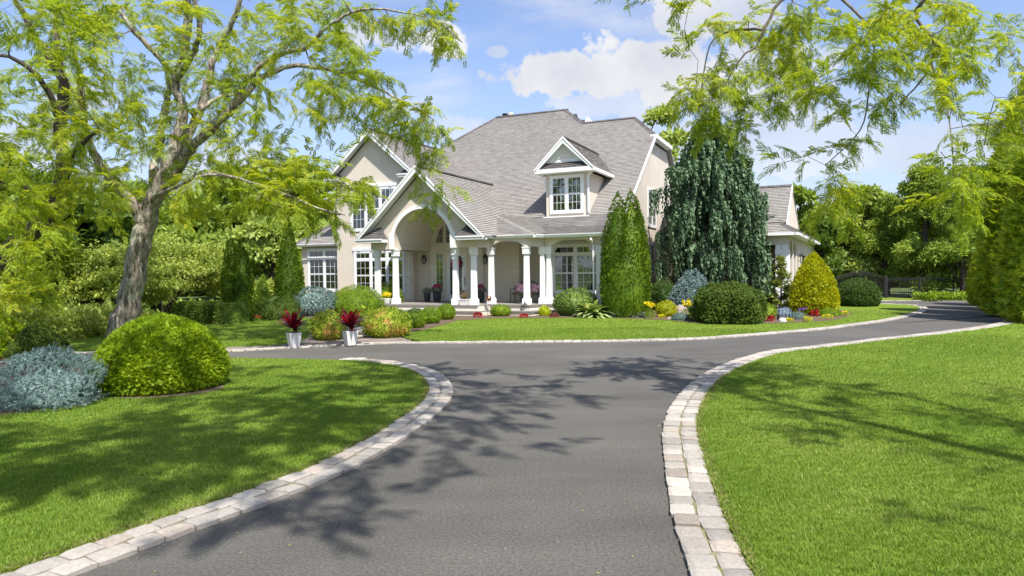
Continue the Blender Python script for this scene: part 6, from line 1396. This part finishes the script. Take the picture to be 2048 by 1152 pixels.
# wreath
wr = empty('wreath', hw(-2.68, EV-.10, 2.46), -YAW); tag(wr, 'round magenta flower wreath hanging on the front door', 'wreath')
rb = MB(); n = 24
rb.tube([(.22*math.cos(a), 0, .22*math.sin(a)) for a in [2*math.pi*i/n for i in range(n+1)]], .03, 6); rb.build('ring', leafmat('wreath_twig', (.05, .08, .03), (.12, .16, .06), .1), wr)
P = []; D_ = []
for i in range(420): a = rng.uniform(0, 6.28); q = .22+rng.normal()*.045; P.append((q*math.cos(a), -abs(rng.normal())*.04, q*math.sin(a))); D_.append((rng.normal(), -1.2+rng.normal()*.5, rng.normal()))
V, Fq = scatter_arrays(*T_leaf(.8), frames(np.array(D_), .5, rng.uniform(.05, .08, 420)), np.array(P)); link('flowers', arr_mesh('flowers', V, Fq, PINKF), wr)
MB().box(-.012, .0, .2, .012, .012, .46).build('hanger', BRONZE, wr)
# wall lanterns
def wall_lantern(u, v, z, label, yaw=-YAW, pos=None, s=1.0):
    r = empty('wall_lantern', pos or hw(u, v, z), yaw); tag(r, label, 'lantern')
    MB().box(-.05, -.012, -.10, .05, -.001, .14).build('back_plate', BRONZE, r)
    a = MB(); a.tube([(0, -.01, .05), (0, -.08, .20), (0, -.17, .28), (0, -.20, .20)], .012, 6); a.tube([(0, -.01, -.05), (0, -.10, -.16), (0, -.2, -.2)], .01, 6); a.build('bracket', BRONZE, r)
    f = MB(); n = 6
    for i in range(n):
        t0 = 2*math.pi*i/n; p = (.085*math.cos(t0), -.2+.085*math.sin(t0), -.20); q = (.13*math.cos(t0), -.2+.13*math.sin(t0), .10); f.bar(p, q, .014, .014)
    f.lathe(0, -.2, [(-.24, .02), (-.215, .09), (-.20, .09)], 6); f.lathe(0, -.2, [(.10, .14), (.12, .15), (.20, .06), (.24, .03), (.27, .02)], 6); f.build('cage', BRONZE, r)
    MB().lathe(0, -.2, [(-.2, .072), (.10, .112)], 6).build('glass', GLASS, r)
    MB().tube([(-.02, -.2, -.2), (-.02, -.2, -.06)], .012, 6).tube([(.025, -.2, -.2), (.025, -.2, -.08)], .012, 6).build('candle', POTW, r)
    r.scale = (s, s, s); return r
wall_lantern(-4.60, EV, 2.70, 'bronze wall lantern left of the front door'); wall_lantern(-.96, EV, 2.66, 'bronze wall lantern right of the front door, beside a column')
M_ = Matrix.Rotation(-YAW, 4, 'Z')
gwp = Vector(hw(13.1, 8.5)); gy = -YAW+rad(-3.0)
lp = gwp + Matrix.Rotation(gy, 3, 'Z') @ Vector((.002, 5.2, 2.55))
wall_lantern(0, 0, 0, 'black wall lantern on the side of the garage wing', gy+math.pi/2, tuple(lp), 1.2)

# bench with its cushion and the two pillows
bn = empty('porch_bench', hw(1.45, 2.75, .52), -YAW); tag(bn, 'black cast metal bench with an olive seat cushion on the porch', 'bench')
BW = .72
for sx in (-1, 1):
    for sy in (0, 1):
        y = -.26 if sy == 0 else .22
        MB().tube([(sx*(BW+.02), y*1.12, 0), (sx*BW, y, .22), (sx*BW, y*.98, .42)], [.018, .02, .02], 6).build('leg', BLACKM, bn)
    MB().tube([(sx*BW, -.26, .42), (sx*(BW+.03), -.29, .60), (sx*(BW+.02), -.24, .66), (sx*BW, .0, .655), (sx*BW, .24, .66)], [.018]*5, 6).build('armrest', BLACKM, bn)
sf = MB(); sf.box(-BW, -.27, .39, BW, .24, .42); sf.build('seat', BLACKM, bn)
cu_ = MB(); cu_.frustum(0, -.02, .421, .48, BW-.04, .235, BW-.07, .21); cu_.build('cushion', mat('olive_cushion', (.20, .21, .06), .9, (.16, .17, .05), 20), bn)
bk = MB(); top_ = lambda x: .96+.07*math.cos(x/BW*math.pi*1.0)*(-1 if False else 1)-.06*(abs(x)/BW)**3
pts = [(BW*(k/12*2-1), .27+.03, top_(BW*(k/12*2-1))) for k in range(13)]; bk.tube([(-BW, .24, .42)]+pts+[(BW, .24, .42)], .02, 6)
for k in range(1, 16): x = -BW+2*BW*k/16; bk.tube([(x, .25, .5), (x*.97+.02*(-1)**k, .28, .75), (x, .30, top_(x))], .009, 4)
bk.tube([(-BW, .25, .5), (BW, .25, .5)], .014, 6); bk.build('backrest', BLACKM, bn)
def floral():
    m, nt, N, L = new_mat('floral_fabric'); o = N.new('ShaderNodeOutputMaterial'); p = N.new('ShaderNodeBsdfPrincipled'); p.inputs['Roughness'].default_value = .9
    tc = N.new('ShaderNodeTexCoord'); ns = N.new('ShaderNodeTexNoise'); ns.inputs['Scale'].default_value = 9; ns.inputs['Detail'].default_value = 3; ns.inputs['Distortion'].default_value = 1.2; L.new(tc.outputs['Object'], ns.inputs['Vector'])
    r = N.new('ShaderNodeValToRGB'); e = r.color_ramp.elements; e[0].position = .36; e[0].color = (.42, .02, .14, 1); e[1].position = .62; e[1].color = (.75, .66, .68, 1); q = e.new(.46); q.color = (.75, .25, .42, 1); q = e.new(.52); q.color = (.78, .62, .66, 1)
    L.new(ns.outputs['Fac'], r.inputs[0]); L.new(r.outputs[0], p.inputs['Base Color']); L.new(p.outputs[0], o.inputs[0]); return m
FLOR = floral()
def pillow(u, v, z, label, rz=0.0, s=.23):
    b = MB(); n = 10; 
    for side in (-1, 1):
        base = len(b.v)
        for i in range(n+1):
            for j in range(n+1):
                x, y = i/n*2-1, j/n*2-1; t = (1-abs(x)**2.4)*(1-abs(y)**2.4); pin = 1-.07*(1-abs(x)**2)*1-.0; pin2 = 1-.07*(1-abs(y)**2)
                b.v.append((x*s*pin2, side*(.012+.075*t**.6), y*s*pin))
        for i in range(n):
            for j in range(n): a = base+i*(n+1)+j; q = (a, a+1, a+n+2, a+n+1); b.f.append(q if side > 0 else q[::-1])
    o = b.build('pillow', FLOR, smooth=True); o.location = hw(u, v, z); o.rotation_euler = (rad(-14), 0, -YAW+rz); tag(o, label, 'pillow', 'floral pillows on the porch bench'); return o
pillow(1.12, 2.74, 1.22, 'pink floral pillow at the left end of the porch bench', .05); pillow(1.93, 2.76, 1.20, 'pink floral pillow half hidden by a column, right end of the porch bench', -.15)

# copper gazing globe on its stand
x, y, z = on_ground(977.5, 627.5)
y2 = 31.2; c = at(977.5, 597, y2); gl = empty('gazing_globe', (c[0], y2, 0)); tag(gl, 'copper gazing globe on a thin black stand in front of the porch', 'garden ornament')
bm2 = MB(); R_ = .125; bm2.lathe(0, 0, [(c[2]+R_*math.sin(a), max(.004, R_*math.cos(a))) for a in [(-math.pi/2)+math.pi*i/12 for i in range(13)]], 20); bm2.build('globe', COPPER, gl, smooth=True)
s_ = MB()
for i in range(3): a = i*2.094; s_.tube([(.11*math.cos(a), .11*math.sin(a), 0), (.05*math.cos(a), .05*math.sin(a), (c[2]-R_)*.55), (.075*math.cos(a), .075*math.sin(a), c[2]-R_*.7)], .008, 5)
s_.tube([(.08*math.cos(a), .08*math.sin(a), c[2]-R_*.75) for a in [2*math.pi*i/12 for i in range(13)]], .008, 5); s_.build('stand', BLACKM, gl)
# garden lantern
c = at(1050, 627, 31.0); lt = empty('garden_lantern', (c[0], 31.0, .05)); tag(lt, 'black garden lantern with a pointed roof standing in the bed before the porch', 'lantern')
k = .17; hgt = gz(1050, 603, 31.0)-.05; rf = MB(); rf.frustum(0, 0, hgt*.60, hgt*.66, k*1.12, k*1.12, k*1.12, k*1.12); rf.frustum(0, 0, hgt*.66, hgt*.80, k*1.08, k*1.08, k*.50, k*.50); rf.frustum(0, 0, hgt*.80, hgt*.93, k*.5, k*.5, k*.10, k*.10); rf.frustum(0, 0, hgt*.93, hgt, .016, .016, .006, .006); rf.build('roof', BLACKM, lt)
for sx in (-1, 1):
    for sy in (-1, 1): MB().box(sx*k-.012, sy*k-.012, .02, sx*k+.012, sy*k+.012, hgt*.60).build('post', BLACKM, lt)
MB().box(-k*1.1, -k*1.1, 0, k*1.1, k*1.1, .025).build('base', BLACKM, lt); MB().lathe(.05, 0, [(.025, .035), (.20, .035)], 10).build('candle', POTW, lt); MB().lathe(-.05, .02, [(.025, .04), (.08, .045), (.12, .02), (.15, .025)], 10).build('figurine', POTW, lt)
# low path lights
for px, py, D, h, lab in [(129, 684, 17.5, .42, 'short black path light with a pale cap behind the near blue spruce'), (893, 633, 29.6, .26, 'short path light at the foot of the farthest boxwood ball'), (873, 613, 30.9, .40, 'thin black path light between the boxwood balls and the porch step')]:
    c = at(px, py, D); r = empty('path_light', (c[0], D, 0)); tag(r, lab, 'lamp'); kk = 1 if D < 20 else .5
    MB().lathe(0, 0, [(0, .04*kk), (h*.8, .04*kk)], 10).build('post', BLACKM, r); MB().lathe(0, 0, [(h*.8, .045*kk), (h*.84, .06*kk), (h, .06*kk), (h+.01, .03*kk)], 12).build('cap', mat('lamp_cap', (.5, .5, .52), .3, metal=.6), r)
# blue-grey garden statue of three children sitting close together
STAT = mat('verdigris_bronze', (.05, .08, .12), .6, (.11, .15, .18), 14)
c = at(1569, 634, 26.6); st = empty('garden_statue', (c[0], 26.6, .03), -.1); tag(st, 'blue-grey statue of three seated children in the island bed left of the golden cone', 'statue')
S0 = gz(1569, 611, 26.6)-.03
def statue_child(x, h, lean):
    me = bpy.data.meshes.new('figure'); V = [(x, 0, h*.45), (x+lean*.03, 0, h*.62), (x+lean*.05, 0, h*.76), (x+lean*.05, 0, h*.84), (x+lean*.06, -.01, h*.92), (x-.05, -.16, h*.46), (x-.05, -.18, h*.12), (x-.05, -.22, h*.06), (x+.05, -.16, h*.46), (x+.05, -.18, h*.12), (x+.05, -.22, h*.06), (x-.09, 0, h*.74), (x-.12, -.04, h*.58), (x-.06, -.12, h*.50), (x+.09, 0, h*.74), (x+.12, -.04, h*.58), (x+.06, -.12, h*.50)]
    E_ = [(0, 1), (1, 2), (2, 3), (3, 4), (0, 5), (5, 6), (6, 7), (0, 8), (8, 9), (9, 10), (2, 11), (11, 12), (12, 13), (2, 14), (14, 15), (15, 16)]
    me.from_pydata(V, E_, []); o = bpy.data.objects.new('figure', me); C.objects.link(o); o.parent = st; me.materials.append(STAT)
    sk = o.modifiers.new('skin', 'SKIN'); sub = o.modifiers.new('sub', 'SUBSURF'); sub.levels = 1; sub.render_levels = 1
    if not me.skin_vertices: 
        bpy.context.view_layer.update()
    R0 = [.07, .065, .06, .03, .055, .045, .03, .025, .045, .03, .025, .035, .025, .02, .035, .025, .02]
    if me.skin_vertices:
        for i, r in enumerate(R0): me.skin_vertices[0].data[i].radius = (r, r)
        me.skin_vertices[0].data[0].use_root = True
for x, h, l in [(-.14, S0*.96, .3), (0, S0, 0), (.14, S0*.97, -.3)]: statue_child(x, h, l)
MB().box(-.26, -.05, S0*.30, .26, .14, S0*.38).box(-.24, -.03, 0, -.20, .12, S0*.30).box(.20, -.03, 0, .24, .12, S0*.30).build('seat', STAT, st)
# house number plate by the door, plain step at the walk
s0, s1, s2 = on_ground(686, 674.5), on_ground(760, 674.5), on_ground(700, 660)
stp = MB(); stp.prism([(s0[0], s0[1], .0), (s1[0], s1[1], .0), (s1[0]-.1, s1[1]+2.6, .0), (s0[0]+.3, s0[1]+2.6, .0)], (0, 0, .15)); o = stp.build('walk_step', STUCCO_L); tag(o, 'low stone step on the walk behind the right white planter', 'step')
cp = MB(); cp.prism([(s0[0]-.05, s0[1]-.05, .151), (s1[0]+.05, s1[1]-.05, .151), (s1[0]-.05, s1[1]+2.6, .151), (s0[0]+.25, s0[1]+2.6, .151)], (0, 0, .04)); cp.build('tread', PORCHSTONE, o)
